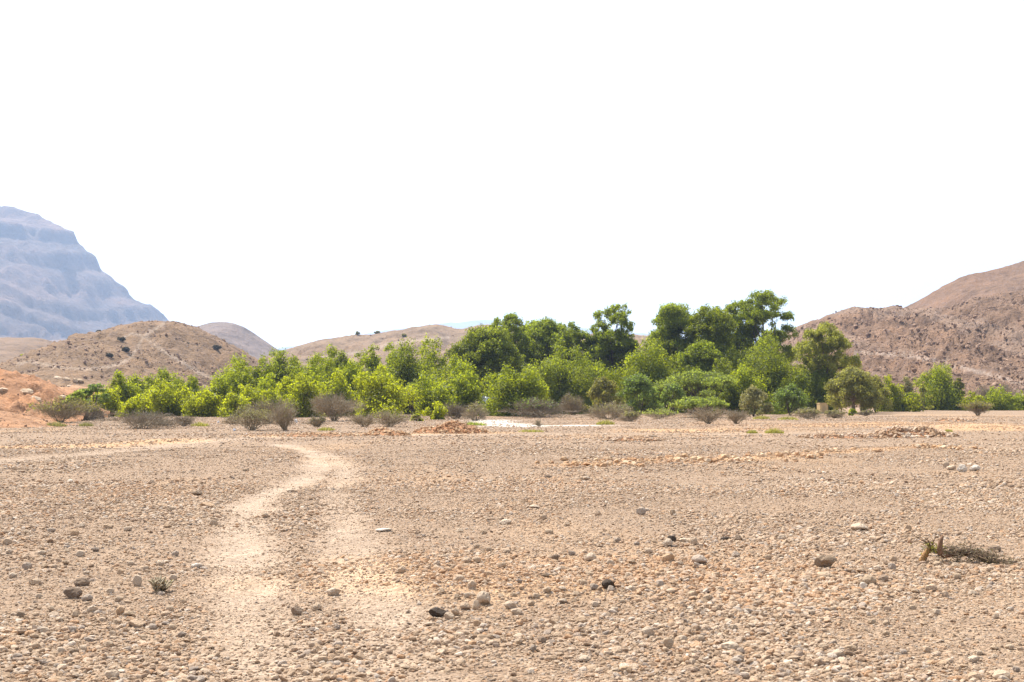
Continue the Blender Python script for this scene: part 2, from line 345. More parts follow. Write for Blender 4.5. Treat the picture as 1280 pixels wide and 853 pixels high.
# ------------------------------------------------------------------ hills
HILLS = {}
def hill(name, sil, D, wf, wb, mat, label, nu, nv, amp, nscale, seed, kind='structure', pf=1.0, pb=1.2, trails=(), palen=None, terrace=0.0, gully=0.0, cat='hill', base=-1.0, tw=3.0):
    su = np.array([s[0] for s in sil], float); sy = np.array([s[1] for s in sil], float)
    u = np.linspace(su[0], su[-1], nu)
    s = np.concatenate([-(np.linspace(1, 0, nv) ** 1.0), np.linspace(0, 1, nv // 3)[1:]])
    U, S = np.meshgrid(u, s)
    Y = D + np.where(S < 0, S * wf, S * wb)
    ax, _ = ray(u, np.full_like(u, 450.0))
    X = np.broadcast_to(ax * D, U.shape) * (0.35 + 0.65 * Y / D)
    ysm = np.interp(u, su, sy)
    kern = np.hanning(9); kern /= kern.sum(); ysm = np.convolve(np.pad(ysm, 4, 'edge'), kern, 'valid')
    # keep the crest at the photographed direction: look the silhouette up where each vertex stands
    _, bz = ray(u, ysm); H0 = CAMZ + bz * D
    uu = 640 + F * X / Y
    H = np.interp(640 + (uu - 640) * (0.3 + 0.7 * Y / D), u, H0)
    P = np.where(S < 0, 1 - np.abs(S) ** pf, (1 - np.abs(S)) ** pb)
    z = base + (H - base) * np.clip(P, 0, 1)
    env = np.clip(P, 0, 1) ** 0.5 * np.clip(1 - np.abs(S), 0.15, 1)
    n = fbm(X / nscale, Y / nscale, seed, 6, 0.55) + 0.35 * fbm(X / nscale * 5, Y / nscale * 5, seed + 3, 4, 0.6, True)
    n = n + 0.55 * fbm(X / nscale * 2.3, Y / nscale * 2.3, seed + 6, 5, 0.6, True)
    z = z + amp * n * np.clip(P * 2.5, 0, 1) * (0.45 + 0.55 * sstep(0.0, 0.15, np.abs(S)))
    if gully:
        gl = fbm(X / (nscale * 0.8) + 0.3 * n, Y / (nscale * 6), seed + 9, 4, 0.55, True)
        z = z - gully * np.clip(gl, -0.2, 1) * np.clip(P * 2, 0, 1) * np.clip(np.abs(S) * 6, 0.15, 1)
    if terrace:
        zz = z / terrace + 0.9 * fbm(X / (nscale * 2), Y / (nscale * 2), seed + 5, 3)
        fr = zz - np.floor(zz); z = z + terrace * 0.5 * (sstep(0.25, 0.6, fr) - fr) * sstep(-0.25, 0.35, fbm(X / nscale, z / nscale * 3, seed + 8, 3))
    v = np.stack([X, Y, z], -1).reshape(-1, 3); n_r, n_t = X.shape
    i, j = np.meshgrid(np.arange(n_r - 1), np.arange(n_t - 1), indexing='ij')
    q = np.stack([i * n_t + j, i * n_t + j + 1, (i + 1) * n_t + j + 1, (i + 1) * n_t + j], -1).reshape(-1, 4)
    me = mesh_np(name, v, [q], True)
    pale = np.zeros(len(v))
    if trails:       # footpaths: pixels of the photograph turned into marks on the slope
        px = 640 + F * v[:, 0] / v[:, 1]; py = HZ - F * (v[:, 2] - CAMZ) / v[:, 1]
        for pts, wd in trails:
            pale = np.maximum(pale, (1 - sstep(wd * 0.5, wd * 1.5, seg_dist(px, py, pts) + 0.8 * (vnoise(v[:, 0] * 0.4, v[:, 1] * 0.4, 77) - 0.5))) * (S.ravel() < 0))
    if palen:
        pale = np.maximum(pale, palen[1] * sstep(palen[0], palen[0] + 0.25, fbm(X / (nscale * 0.7), z / (nscale * 0.5), seed + 40, 4).ravel()))
    fattr(me, 'pale', pale)
    o = link(name, me, mat); tag(o, label, cat, kind=kind)
    HILLS[label] = (v, S.ravel())
    return o
hill('mountain', [(-420, 235), (-250, 228), (-100, 240), (0, 262), (40, 272), (78, 289), (102, 308), (112, 326), (128, 338), (141, 352), (143, 361), (158, 368), (172, 378), (200, 392), (225, 404), (262, 420), (310, 446), (380, 470), (460, 498)],
     2900, 1500, 900, M['mount'], 'hazy blue mountain with a steep stepped shoulder', 310, 170, 30, 220, 11, pf=0.85, terrace=58, gully=34, cat='mountain', base=-30)
hill('far_range', [(180, 470), (300, 448), (345, 436), (365, 433), (420, 425), (480, 415), (560, 404), (610, 400), (700, 407), (800, 417), (900, 430), (1050, 470)],
     9500, 1800, 900, M['mount'], 'very faint pale range on the skyline between the hills', 160, 50, 30, 500, 12, cat='mountain', base=-30)
hill('low_ridge', [(-260, 426), (-100, 418), (0, 422), (50, 423), (72, 430), (100, 444), (140, 470), (200, 497)], 640, 230, 200, M['hill_l'], 'low smooth brown ridge in front of the mountain', 120, 60, 1.6, 40, 13, base=-4)
hill('flat_ridge', [(-300, 440), (-50, 432), (40, 427), (85, 424), (110, 424), (150, 432), (230, 460), (300, 497)], 1400, 400, 300, M['hill_f'], 'dark flat-topped ridge at the foot of the mountain', 120, 60, 4, 90, 14, base=-8)
hill('grey_hill', [(150, 470), (215, 424), (240, 410), (262, 404), (285, 402), (303, 408), (328, 424), (350, 440), (400, 470), (460, 497)], 950, 330, 250, M['hill_f'], 'smooth grey-brown hill behind the hill with footpaths', 120, 80, 2.5, 70, 15, gully=3, base=-6)
hill('mid_ridge', [(250, 490), (320, 456), (350, 440), (382, 430), (400, 425), (430, 420), (460, 418), (500, 413), (530, 407), (548, 406), (575, 412), (606, 405), (640, 411), (720, 418), (817, 419), (870, 428), (950, 445), (1080, 490)],
     560, 260, 200, M['hill_m'], 'long low tan ridge behind the green trees', 330, 110, 2.2, 22, 16, gully=3.0, base=-3, trails=[([(405, 447), (450, 440), (500, 428), (560, 422)], 1.6)])
hill('footpath_hill', [(-420, 468), (-250, 466), (-100, 462), (0, 459), (40, 450), (62, 442), (90, 431), (130, 414), (150, 408), (172, 404.5), (195, 403), (215, 403), (240, 408), (268, 420), (285, 428), (300, 438), (315, 449), (330, 462), (352, 478), (420, 500)],
     330, 150, 150, M['hill_l'], 'rounded brown hill scored by pale crossing footpaths', 340, 160, 1.7, 15, 17, pf=1.15, gully=2.4, base=-2,
     trails=[([(205, 405), (190, 413), (178, 420), (200, 436), (225, 452), (250, 466), (275, 478)], 2.0), ([(178, 420), (172, 436), (160, 450), (140, 458), (110, 462), (70, 459), (40, 452), (20, 455)], 1.6), ([(178, 420), (165, 417), (150, 424)], 1.2)])
hill('back_slope', [(1020, 470), (1080, 420), (1120, 391), (1150, 376), (1172, 362), (1195, 350), (1215, 342), (1240, 337), (1262, 332), (1280, 326), (1330, 309), (1400, 296), (1500, 290), (1650, 300)],
     520, 190, 260, M['hill_r2'], 'tall smooth reddish slope rising behind the rocky right hill', 260, 120, 2.0, 32, 18, gully=2.2, base=-3)
hill('rocky_hill', [(860, 500), (930, 447), (965, 427), (1000, 411), (1030, 400), (1050, 391), (1068, 387.5), (1090, 387), (1125, 385.5), (1150, 388), (1180, 386), (1215, 376), (1245, 370), (1280, 362), (1340, 350), (1420, 340), (1560, 345), (1700, 360)],
     340, 155, 150, M['hill_r'], 'rugged pinkish-brown rocky hill with a diagonal track', 360, 170, 2.8, 17, 19, pf=1.05, gully=4.0, base=-2, palen=(0.15, 0.3),
     trails=[([(1065, 440), (1120, 443), (1160, 449), (1200, 459), (1250, 472), (1280, 480)], 1.7)])
hill('earth_bank', [(-420, 438), (-200, 446), (-60, 458), (0, 464), (25, 467), (50, 473), (80, 484), (100, 498), (118, 510), (140, 517)], 108, 36, 60, M['bank'], 'eroded orange earth bank with jutting slabs', 260, 110, 1.2, 8, 20, pf=1.3, gully=1.3, base=-0.5, terrace=0.9)
hill('earth_mound', [(-300, 500), (-100, 508), (0, 514), (25, 517), (45, 522), (70, 530), (100, 536)], 74, 8, 9, M['bank'], 'low orange dirt mound at the foot of the eroded bank', 200, 60, 0.22, 3, 21, pf=1.6, base=-0.3)

# ------------------------------------------------------------------ stones
def ico(sub):
    t = (1 + 5 ** 0.5) / 2
    v = np.array([(-1, t, 0), (1, t, 0), (-1, -t, 0), (1, -t, 0), (0, -1, t), (0, 1, t), (0, -1, -t), (0, 1, -t), (t, 0, -1), (t, 0, 1), (-t, 0, -1), (-t, 0, 1)], float)
    v /= np.linalg.norm(v[0])
    f = [(0, 11, 5), (0, 5, 1), (0, 1, 7), (0, 7, 10), (0, 10, 11), (1, 5, 9), (5, 11, 4), (11, 10, 2), (10, 7, 6), (7, 1, 8), (3, 9, 4), (3, 4, 2), (3, 2, 6), (3, 6, 8), (3, 8, 9), (4, 9, 5), (2, 4, 11), (6, 2, 10), (8, 6, 7), (9, 8, 1)]
    v = list(map(tuple, v))
    for s in range(sub):
        cache = {}; nf = []
        def mid(a, b):
            k = (min(a, b), max(a, b))
            if k not in cache:
                m = np.array(v[a]) + np.array(v[b]); m /= np.linalg.norm(m); v.append(tuple(m)); cache[k] = len(v) - 1
            return cache[k]
        for a, b, c in f:
            x, y, z = mid(a, b), mid(b, c), mid(c, a); nf += [(a, x, z), (b, y, x), (c, z, y), (x, y, z)]
        f = nf
    return np.array(v), np.array(f)
def stone_verts(rng, sub, flat=0.65, cuts=6, rough=0.08):
    v, f = ico(sub); v = v.copy()
    for k in range(cuts):                     # chip facets off
        d = rng.normal(size=3); d /= np.linalg.norm(d); lim = rng.uniform(0.55, 0.9)
        e = np.maximum(0, v @ d - lim); v -= e[:, None] * d
    v *= 1 + rough * rng.normal(size=(len(v), 1))
    v *= np.array([1.0, rng.uniform(0.7, 1.0), flat * rng.uniform(0.8, 1.15)])
    return v, f
rng = np.random.default_rng(7)
def stone_collection(name, mat, n, sub, flat, seed, cuts=5, rough=0.09):
    c = bpy.data.collections.new(name); r = np.random.default_rng(seed)
    for k in range(n):
        v, f = stone_verts(r, sub, flat, cuts, rough); v *= 0.5
        me = mesh_np('stone', v, [f], False); me.materials.append(mat)
        c.objects.link(bpy.data.objects.new('stone_shape', me))
    return c
def scatter(name, pts, scl, rot, idx, tint, coll):
    me = bpy.data.meshes.new(name); n = len(pts)
    me.vertices.add(n); me.vertices.foreach_set('co', np.asarray(pts, np.float32).ravel())
    for nm, typ, key, arr in (('scl', 'FLOAT_VECTOR', 'vector', scl), ('rot', 'FLOAT_VECTOR', 'vector', rot), ('idx', 'INT', 'value', idx), ('tint', 'FLOAT', 'value', tint)):
        a = me.attributes.new(nm, typ, 'POINT'); a.data.foreach_set(key, np.asarray(arr, np.int32 if typ == 'INT' else np.float32).ravel())
    o = link(name, me)
    ng = bpy.data.node_groups.new(name + '_scatter', 'GeometryNodeTree')
    ng.interface.new_socket('Geometry', in_out='INPUT', socket_type='NodeSocketGeometry')
    ng.interface.new_socket('Geometry', in_out='OUTPUT', socket_type='NodeSocketGeometry')
    N = ng.nodes; gi = N.new('NodeGroupInput'); go = N.new('NodeGroupOutput')
    ci = N.new('GeometryNodeCollectionInfo'); ci.inputs['Collection'].default_value = coll; ci.inputs['Separate Children'].default_value = True; ci.inputs['Reset Children'].default_value = True
    ip = N.new('GeometryNodeInstanceOnPoints'); ip.inputs['Pick Instance'].default_value = True
    def na(nm, typ):
        a = N.new('GeometryNodeInputNamedAttribute'); a.data_type = typ; a.inputs['Name'].default_value = nm; return a.outputs['Attribute']
    L = ng.links.new
    L(gi.outputs[0], ip.inputs['Points']); L(ci.outputs[0], ip.inputs['Instance']); L(na('idx', 'INT'), ip.inputs['Instance Index'])
    e2r = N.new('FunctionNodeEulerToRotation'); L(na('rot', 'FLOAT_VECTOR'), e2r.inputs[0]); L(e2r.outputs[0], ip.inputs['Rotation'])
    L(na('scl', 'FLOAT_VECTOR'), ip.inputs['Scale']); L(ip.outputs[0], go.inputs[0])
    m = o.modifiers.new('scatter', 'NODES'); m.node_group = ng
    return o
def build_gravel():
    r = np.random.default_rng(3); XS, YS, SS = [], [], []
    A = 0.50
    for r0, r1, dens, med, mn in ((5, 13, 1700, 0.0235, 0.010), (13, 25, 650, 0.029, 0.014), (25, 45, 200, 0.036, 0.026), (45, 120, 24, 0.062, 0.04)):
        n = int(A * (r1 * r1 - r0 * r0) * dens)
        rr = np.sqrt(r.uniform(r0 * r0, r1 * r1, n)); th = r.uniform(-A, A, n)
        X = rr * np.sin(th); Y = rr * np.cos(th)
        s = med * np.exp(0.5 * r.normal(size=n)); s = np.clip(s, mn, 0.095 if r0 < 20 else 0.13)
        XS.append(X); YS.append(Y); SS.append(s)
    X = np.concatenate(XS); Y = np.concatenate(YS); s = np.concatenate(SS)
    tm = track_mask(X, Y); wm = white_mask(X, Y)
    pt = 1 - sstep(0.3, 2.2, seg_dist(X, Y, PATCH))
    lump = fbm(X * 0.5, Y * 0.5, 51, 3)
    left = sstep(-0.2, 0.3, fbm(X * 0.25, Y * 0.25, 52, 3)) * (1 - tm)
    s = s * (1 - 0.62 * tm) * (1 + 1.0 * pt * r.random(len(s))) * (0.7 + 0.6 * left) * (0.75 + 0.5 * sstep(-0.25, 0.35, fbm(X * 0.8, Y * 0.55, 53, 3)))
    s = np.minimum(s, np.where(np.hypot(X, Y) < 25, 0.075, 0.12))
    keep = r.random(len(s)) < np.clip(0.9 + 0.4 * lump, 0.6, 1) * (1 - 0.5 * tm) * (1 - 0.95 * wm)
    X, Y, s, tm = X[keep], Y[keep], s[keep], tm[keep]
    om = orange_mask(X, Y)
    n = len(X)
    asp = r.uniform(0.75, 1.3, (n, 3)) * s[:, None]
    Z = gh(X, Y) + s * r.uniform(-0.08, 0.2, n)
    rot = np.stack([r.normal(0, 0.35, n), r.normal(0, 0.35, n), r.uniform(0, 6.28, n)], -1)
    t = np.clip(r.random(n), 0, 1)
    t = np.where(r.random(n) < om * 0.6, r.uniform(0.68, 0.8, n), t)
    t = np.where(r.random(n) < tm * 0.7, r.uniform(0.48, 0.64, n), t)
    o = scatter('gravel', np.stack([X, Y, Z], -1), asp, rot, r.integers(0, 14, n), t, stone_collection('gravel_shapes', M['gravel'], 14, 1, 0.52, 5, 4, 0.07))
    tag(o, 'loose tan and grey gravel strewn over the plain', 'gravel', kind='stuff')
build_gravel()
def hill_rocks():
    r = np.random.default_rng(4); P, S = [], []
    for lab, n, smin, smax, thr in (('rounded brown hill scored by pale crossing footpaths', 15000, 0.22, 0.85, -0.2), ('rugged pinkish-brown rocky hill with a diagonal track', 32000, 0.25, 1.05, -0.3), ('long low tan ridge behind the green trees', 1800, 0.4, 1.3, 0.1), ('eroded orange earth bank with jutting slabs', 900, 0.08, 0.3, 0.0), ('low orange dirt mound at the foot of the eroded bank', 500, 0.06, 0.2, -1)):
        v, s = HILLS[lab]; k = r.integers(0, len(v), n * 3); k = k[(s[k] < 0.05)]
        p = v[k] + np.stack([r.uniform(-.5, .5, len(k)), r.uniform(-.5, .5, len(k)), np.zeros(len(k))], -1)
        f = fbm(p[:, 0] * 0.06, p[:, 1] * 0.06 + p[:, 2] * 0.1, 61, 3); k2 = (f > thr) & (p[:, 2] > 0.1); p = p[k2][:n]
        P.append(p); S.append(smin + (smax - smin) * r.random(len(p)) ** 5)
    P = np.vstack(P); s = np.concatenate(S); n = len(P)
    P[:, 2] -= s * 0.1
    rot = np.stack([r.normal(0, 0.4, n), r.normal(0, 0.4, n), r.uniform(0, 6.28, n)], -1)
    o = scatter('hill_rocks', P, r.uniform(0.7, 1.4, (n, 3)) * s[:, None], rot, r.integers(0, 8, n), r.random(n), stone_collection('hill_rock_shapes', M['hillrock'], 8, 1, 0.75, 15))
    tag(o, 'countless rough brown rocks littering the hillsides', 'rocks', kind='stuff')
hill_rocks()

# individual stones: (x, y of the contact point, width, height in photo pixels, kind, label or None)
COBBLES = [
 (1035, 711, 28, 17, 'dark', 'large dark brown boulder with a cleft top in the gravel'), (1086, 733, 22, 14, 'tan', 'tan rounded boulder beside a small white stone'), (1080, 737, 9, 9, 'pale', 'small whitish stone leaning on a tan rounded boulder'),
 (1106, 728, 15, 9, 'dark', 'brown stone next to the tan rounded boulder'), (604, 757, 18, 17, 'tan', 'upright tan egg-shaped boulder in the cobble patch'), (595, 763, 12, 13, 'tan', 'pointed tan stone leaning by the egg-shaped boulder'),
 (546, 772, 22, 11, 'black', 'lumpy charred black clod at the edge of the wheel track'), (761, 737, 17, 12, 'black', 'black triangular shard standing in the cobble patch'), (88, 749, 25, 14, 'dark', 'large brown block in the gravel left of the wheel tracks'),
 (101, 733, 19, 11, 'dark', 'brown rounded rock just behind the large brown block'), (108, 752, 14, 9, 'grey', 'grey rock touching the large brown block'), (479, 665, 21, 4, 'pale', 'flat white slab lying beside the wheel track'),
 (1246, 690, 18, 8, 'dark', 'brown flat-topped slab behind the dead branch'), (1076, 664, 22, 9, 'tan', 'low tan boulder with a dark hollow beneath'), (914, 814, 24, 10, 'tan', 'long flat tan stone with a grey pebble against it'),
 (927, 820, 11, 11, 'grey', 'upright light grey pebble against a long flat tan stone'), (811, 797, 17, 13, 'tan', 'tan rounded stone beside the pyramid-shaped stone'), (836, 811, 15, 14, 'tan', 'pyramid-shaped tan stone beside a rounded one'), 
 (1204, 590, 13, 10, 'pale', 'white round stone in the middle of a short row'), (1220, 589, 14, 8, 'pale', 'white flat stone at the end of a short row'), (1191, 588, 13, 6, 'tan', 'low tan stone beside two white stones'), (1183, 584, 8, 7, 'tan', 'small orange-tan stone at the end of the white stones row'),
 (245, 620, 13, 7, 'dark', 'dark brown stone on the bare stretch left of the track bend'), (802, 644, 13, 10, 'grey', 'grey rounded boulder standing alone on fine gravel'), (370, 770, 15, 12, 'dark', 'reddish brown stone between the two wheel tracks'),
 (909, 677, 14, 6, 'black', 'charred black piece beside a dark rounded stone'), (923, 677, 11, 9, 'dark', 'dark rounded stone beside a charred black piece'), (840, 678, 12, 8, 'black', 'black chunk behind a pale tan stone'), (835, 684, 13, 11, 'tan', 'pale tan stone in front of a black chunk'),
 (245, 711, 15, 7, 'pale', 'pale flat wedge of stone by the left wheel track'), (1256, 851, 23, 12, 'tan', 'broad smooth tan boulder bedded in the gravel'), (875, 706, 20, 12, 'grey', 'grey-tan humped boulder in the cobble patch'), (815, 550, 19, 6, 'dark', 'flat orange-brown block beside the low brown rubble'),
 (764, 740, 11, 8, 'grey', 'grey stone in front of the black triangular shard'), (170, 733, 12, 14, 'tan', 'upright leaning tan stone left of the wheel tracks'), (783, 843, 17, 10, 'tan', None), (771, 842, 12, 7, 'tan', None), (730, 828, 18, 8, 'tan', None),
]
TANS = [(114, 767, 13, 10), (149, 769, 11, 11), (160, 771, 14, 7), (42, 732, 17, 8), (168, 785, 21, 9), (44, 813, 14, 10), (138, 851, 18, 13), (69, 855, 16, 8), (395, 764, 13, 10), (416, 745, 17, 10), (265, 658, 11, 8), (581, 763, 14, 9), (569, 770, 11, 10), (561, 775, 13, 9), (638, 762, 16, 10), (646, 769, 15, 8), (727, 779, 16, 8), (738, 702, 15, 11), (836, 704, 17, 12), (850, 709, 12, 8), (506, 837, 13, 5), (574, 726, 12, 7), (590, 737, 12, 11), (841, 743, 16, 7), (808, 737, 14, 6), (595, 704, 12, 8), (583, 704, 13, 7), (596, 783, 10, 8), (700, 819, 10, 7), (546, 709, 9, 8), (1166, 740, 15, 9), (1135, 664, 10, 8), (867, 682, 11, 10), (858, 678, 17, 5), (978, 676, 13, 8), (874, 724, 10, 6), (867, 748, 13, 9), (885, 751, 13, 8), (1033, 724, 21, 8), (1041, 733, 12, 7), (941, 811, 12, 6), (1050, 822, 16, 9), (1065, 814, 16, 7), (1030, 811, 15, 6), (1181, 834, 18, 8), (1220, 829, 16, 9), (1220, 851, 16, 10), (1146, 743, 11, 7), (1100, 746, 12, 7), (876, 802, 10, 8), (1109, 795, 10, 6), (747, 645, 9, 8), (841, 644, 8, 7), (679, 650, 9, 7), (734, 601, 10, 6), (632, 656, 16, 7), (668, 636, 13, 5), (213, 639, 13, 6), (257, 635, 19, 7), (363, 616, 13, 5), (134, 661, 14, 6), (331, 648, 10, 7), (54, 793, 12, 9), (102, 815, 10, 8), (649, 806, 10, 7), (720, 745, 11, 6), (900, 741, 12, 7), (960, 700, 11, 7), (1003, 751, 11, 6)]
GREYS = [(32, 713, 13, 10), (89, 791, 10, 8), (667, 815, 9, 9), (664, 843, 10, 6), (825, 734, 11, 8), (62, 666, 12, 6), (118, 690, 11, 6), (990, 769, 10, 6), (1130, 818, 10, 6), (20, 825, 12, 8), (230, 842, 10, 6)]
DARKS = [(677, 804, 12, 7), (694, 701, 10, 8), (682, 723, 11, 6), (685, 598, 10, 4), (306, 589, 9, 3), (138, 579, 7, 3), (502, 692, 6, 5), (24, 773, 11, 8), (91, 819, 12, 8), (265, 812, 6, 4)]
def class_label(kind, px, py, wpx, hpx):
    col = {'tan': 'tan', 'pale': 'tan', 'grey': 'grey', 'dark': 'dark brown', 'black': 'dark brown'}[kind]
    if py < 668: place = 'on the open plain beyond the cobble patch'
    elif px < 285: place = 'on the gravel flat around the large brown block'
    elif px < 470: place = 'between the two wheel tracks'
    elif px > 930: place = 'on the gravel around the dead branch'
    elif py < 790: place = 'in the cobble patch beside the wheel track'
    else: place = 'on fine gravel around the pyramid-shaped stone'
    form = 'broad' if wpx >= 14 else ('upright' if hpx / wpx > 0.78 else ('flat' if hpx / wpx < 0.6 else 'rounded'))
    return '%s %s cobble %s' % (form, col, place), '%s %s cobbles %s' % (form, col, place)
SHAPES = {}
def stone_mesh(kind, sub, k, flat):
    key = (kind, sub, k, flat)
    if key not in SHAPES:
        v, f = stone_verts(np.random.default_rng(100 + k * 7 + sub), sub, flat, 7 if sub > 1 else 5, 0.035 if sub > 1 else 0.06)
        v[:, 2] -= v[:, 2].min(); v = v - np.array([v[:, 0].mean(), v[:, 1].mean(), 0])
        v[:, 0] /= np.ptp(v[:, 0]); v[:, 1] /= np.ptp(v[:, 1]); v[:, 2] /= np.ptp(v[:, 2])
        me = mesh_np('stone', v, [f], False); me.materials.append(M[kind]); SHAPES[key] = me
    return SHAPES[key]
def cleft_mesh():
    v, f = stone_verts(np.random.default_rng(5), 3, 0.7, 5, 0.012)
    d = v[:, 0] * 0.95 - v[:, 1] * 0.3 + 0.12; top = np.clip(v[:, 2] * 2, 0, 1)
    v[:, 2] -= 0.30 * np.exp(-(d / 0.2) ** 2) * top
    v[:, 2] -= v[:, 2].min()
    for a in range(3): v[:, a] = (v[:, a] - (v[:, a].mean() if a < 2 else 0)) / np.ptp(v[:, a])
    me = mesh_np('stone', v, [f], False); me.materials.append(M['dark']); return me
OCC = []
def cobble(px, py, wpx, hpx, kind, label, k, name='cobble'):
    x, y, z = gp(px, py); wd = wpx * y / F; hh = hpx * y / F * 1.12
    big = wpx >= 13
    me = cleft_mesh() if label and 'cleft' in label else stone_mesh(kind, 2 if big else 1, k % (9 if big else 7), 0.7)
    o = link(name, me)
    o.location = (x, y + wd * 0.35, gz(x, y + wd * 0.35) - hh * 0.14); o.scale = (wd, wd * (0.75 + 0.03 * (k % 8)), hh)
    o.rotation_euler = (0, 0, (k * 1.7) % 0.9 - 0.45)
    lab, grp = (label, None) if label else class_label(kind, px, py, wpx, hpx)
    tag(o, lab, 'stone', grp); OCC.append((px, py, wpx))
kk = 0
for px, py, a, b, kind, lab in COBBLES: cobble(px, py, a, b, kind, lab, kk, 'boulder' if lab and ('boulder' in lab or 'block' in lab) else ('cobble' if not lab or 'slab' not in lab else 'stone_slab')); kk += 1
for kind, lst in (('tan', TANS), ('grey', GREYS), ('dark', DARKS)):
    for px, py, a, b in lst: cobble(px, py, a, b, kind, None, kk); kk += 1
r = np.random.default_rng(21)
added = 0
while added < 150:                        # more cobbles of the size the photo shows in the same stretches
    zone = r.random()
    if zone < 0.5: px, py = r.normal(700, 130), r.normal(722, 26)
    elif zone < 0.8: px, py = r.uniform(0, 230), r.uniform(660, 850)
    else: px, py = r.uniform(850, 1280), r.uniform(690, 850)
    if not (5 < px < 1275 and 640 < py < 850): continue
    if any(abs(px - a) < 8 + c / 2 and abs(py - b) < 9 for a, b, c in OCC): continue
    x, y = flat_pt(px, py)
    if track_mask(np.array([x]), np.array([y]))[0] > 0.25: continue
    wp = r.uniform(8, 12); kind = 'tan' if r.random() < 0.85 else 'grey'
    cobble(px, py, wp, wp * r.uniform(0.5, 0.75), kind, None, kk); kk += 1; added += 1

# rock slabs jutting from the bank and the hill foot
def hill_at(lab, px, py):
    """point of a hill's near side seen at a photo pixel"""
    v, s = HILLS[lab]; qx = 640 + F * v[:, 0] / v[:, 1]; qy = HZ - F * (v[:, 2] - CAMZ) / v[:, 1]
    d = np.hypot(qx - px, qy - py) + (s > 0.02) * 1e3 + v[:, 1] * 0.002
    return v[int(np.argmin(d))]
BANK = 'eroded orange earth bank with jutting slabs'; FOOT = 'rounded brown hill scored by pale crossing footpaths'
for k, (px, py, a, b, tilt, src, lab) in enumerate([
    (37, 491, 17, 8, 0.2, BANK, 'grey-tan slab sticking out of the orange bank'), (45, 500, 15, 11, 0.75, BANK, 'steeply tilted pale slab in the orange bank'), (5, 488, 14, 8, 0.0, BANK, 'orange-brown block at the left shoulder of the bank'), (80, 497, 10, 6, 0.4, BANK, 'small orange slab low on the bank'),
    (73, 475, 12, 6, 0.25, FOOT, 'first pale ledge stone above the orange bank'), (83, 475, 11, 5, 0.15, FOOT, 'second pale ledge stone above the orange bank'), (95, 478, 7, 6, 0.3, FOOT, 'small pale orange ledge stone above the flat acacia'), (101, 477, 9, 5, 0.35, FOOT, 'tilted pale ledge stone above the flat acacia'), (88, 483, 9, 5, 0.1, FOOT, 'grey ledge stone below the pale ledge stones')]):
    p = hill_at(src, px, py); D = p[1]
    o = link('rock_slab', stone_mesh('ledge', 2, k % 9, 0.7)); o.location = (p[0], p[1] - 0.3, p[2] - 0.4 * b * D / F)
    o.scale = (a * D / F, a * D / F, b * D / F * 0.95); o.rotation_euler = (0.15, tilt, 0.2)
    tag(o, lab, 'rock')

# ------------------------------------------------------------------ rubble heaps
def rubble(name, px, py, wpx, hpx, mat, label, seed, depth=0.55, n=420, smin=0.06, smax=0.24, mound=True, skew=0.0):
    x, y, z = gp(px, py); W = wpx * y / F / 2; H = hpx * y / F; Dp = max(W * depth, 1.2)
    y += Dp * 0.7; z = gz(x, y)
    root = empty(name, (x, y, z)); tag(root, label, 'rubble heap'); rr = np.random.default_rng(seed)
    def hf(X, Y):
        e = np.clip(1 - (X / W) ** 2 - (Y / Dp) ** 2, 0, 1)
        return H * (e ** 0.9) * (0.65 + 0.6 * fbm(X * 1.3 / max(1, W / 3) + seed, Y * 0.9, seed, 4)) * (1 + skew * X / W)
    g = np.linspace(-1.02, 1.02, 40); A, B = np.meshgrid(g * W, g * Dp)
    Z = hf(A, B) + gh(x + A, y + B) - z
    Z = np.where((A / W) ** 2 + (B / Dp) ** 2 > 0.97, Z - 0.08, Z)
    v = np.stack([A, B, Z], -1).reshape(-1, 3); i, j = np.meshgrid(np.arange(39), np.arange(39), indexing='ij')
    q = np.stack([i * 40 + j, i * 40 + j + 1, (i + 1) * 40 + j + 1, (i + 1) * 40 + j], -1).reshape(-1, 4)
    me = mesh_np('mound', v, [q], True); fattr(me, 'pale', np.zeros(len(v))); link('mound', me, M['bank'], root)
    th = rr.uniform(0, 6.28, n); rad = np.sqrt(rr.random(n)) * 1.08; X = np.cos(th) * rad * W; Y = np.sin(th) * rad * Dp
    s = smin + (smax - smin) * rr.random(n) ** 3
    Z = hf(X, Y) + gh(x + X, y + Y) - z + s * 0.15
    b = MB(); protos = [stone_verts(np.random.default_rng(seed * 3 + k), 0, 0.7, 3, 0.1) for k in range(6)]
    for k in range(n):
        pv, pf = protos[k % 6]; a = rr.uniform(0, 6.28); t = rr.normal(0, 0.5)
        V = pv * s[k] * rr.uniform(0.35, 0.65, 3); ca, sa = math.cos(a), math.sin(a)
        V = np.stack([V[:, 0] * ca - V[:, 1] * sa, V[:, 0] * sa + V[:, 1] * ca, V[:, 2] + V[:, 0] * t * 0.4], -1) + np.array([X[k], Y[k], Z[k]])
        b.add(V, None, pf)
    me = b.mesh('broken_stones'); me.materials.append(mat); o = link('broken_stones', me, None, root); o['kind'] = 'stuff'
def mat_rub(name, stops):
    g = NT(name); p = g.pos(); v = g.n('TexVoronoi', i={'Vector': p, 'Scale': 3.0})
    sp = g.n('SeparateColor', i={0: v.outputs['Color']}).outputs[0]
    c = g.ramp(sp, stops); n = g.noise(p, 9, 4); c = g.mix(0.5, c, g.ramp(n, [(0.3, (0.65, 0.6, 0.56)), (0.6, (1.1, 1.08, 1.05))]), 'MULTIPLY')
    return g.out(g.bsdf(c, 0.95, g.bump(n, 0.4, 0.05)))
M['rub_o'] = mat_rub('orange_rubble_stones', [(0, (0.34, 0.19, 0.10)), (0.4, (0.43, 0.27, 0.15)), (0.75, (0.48, 0.34, 0.21)), (1, (0.54, 0.42, 0.29))])
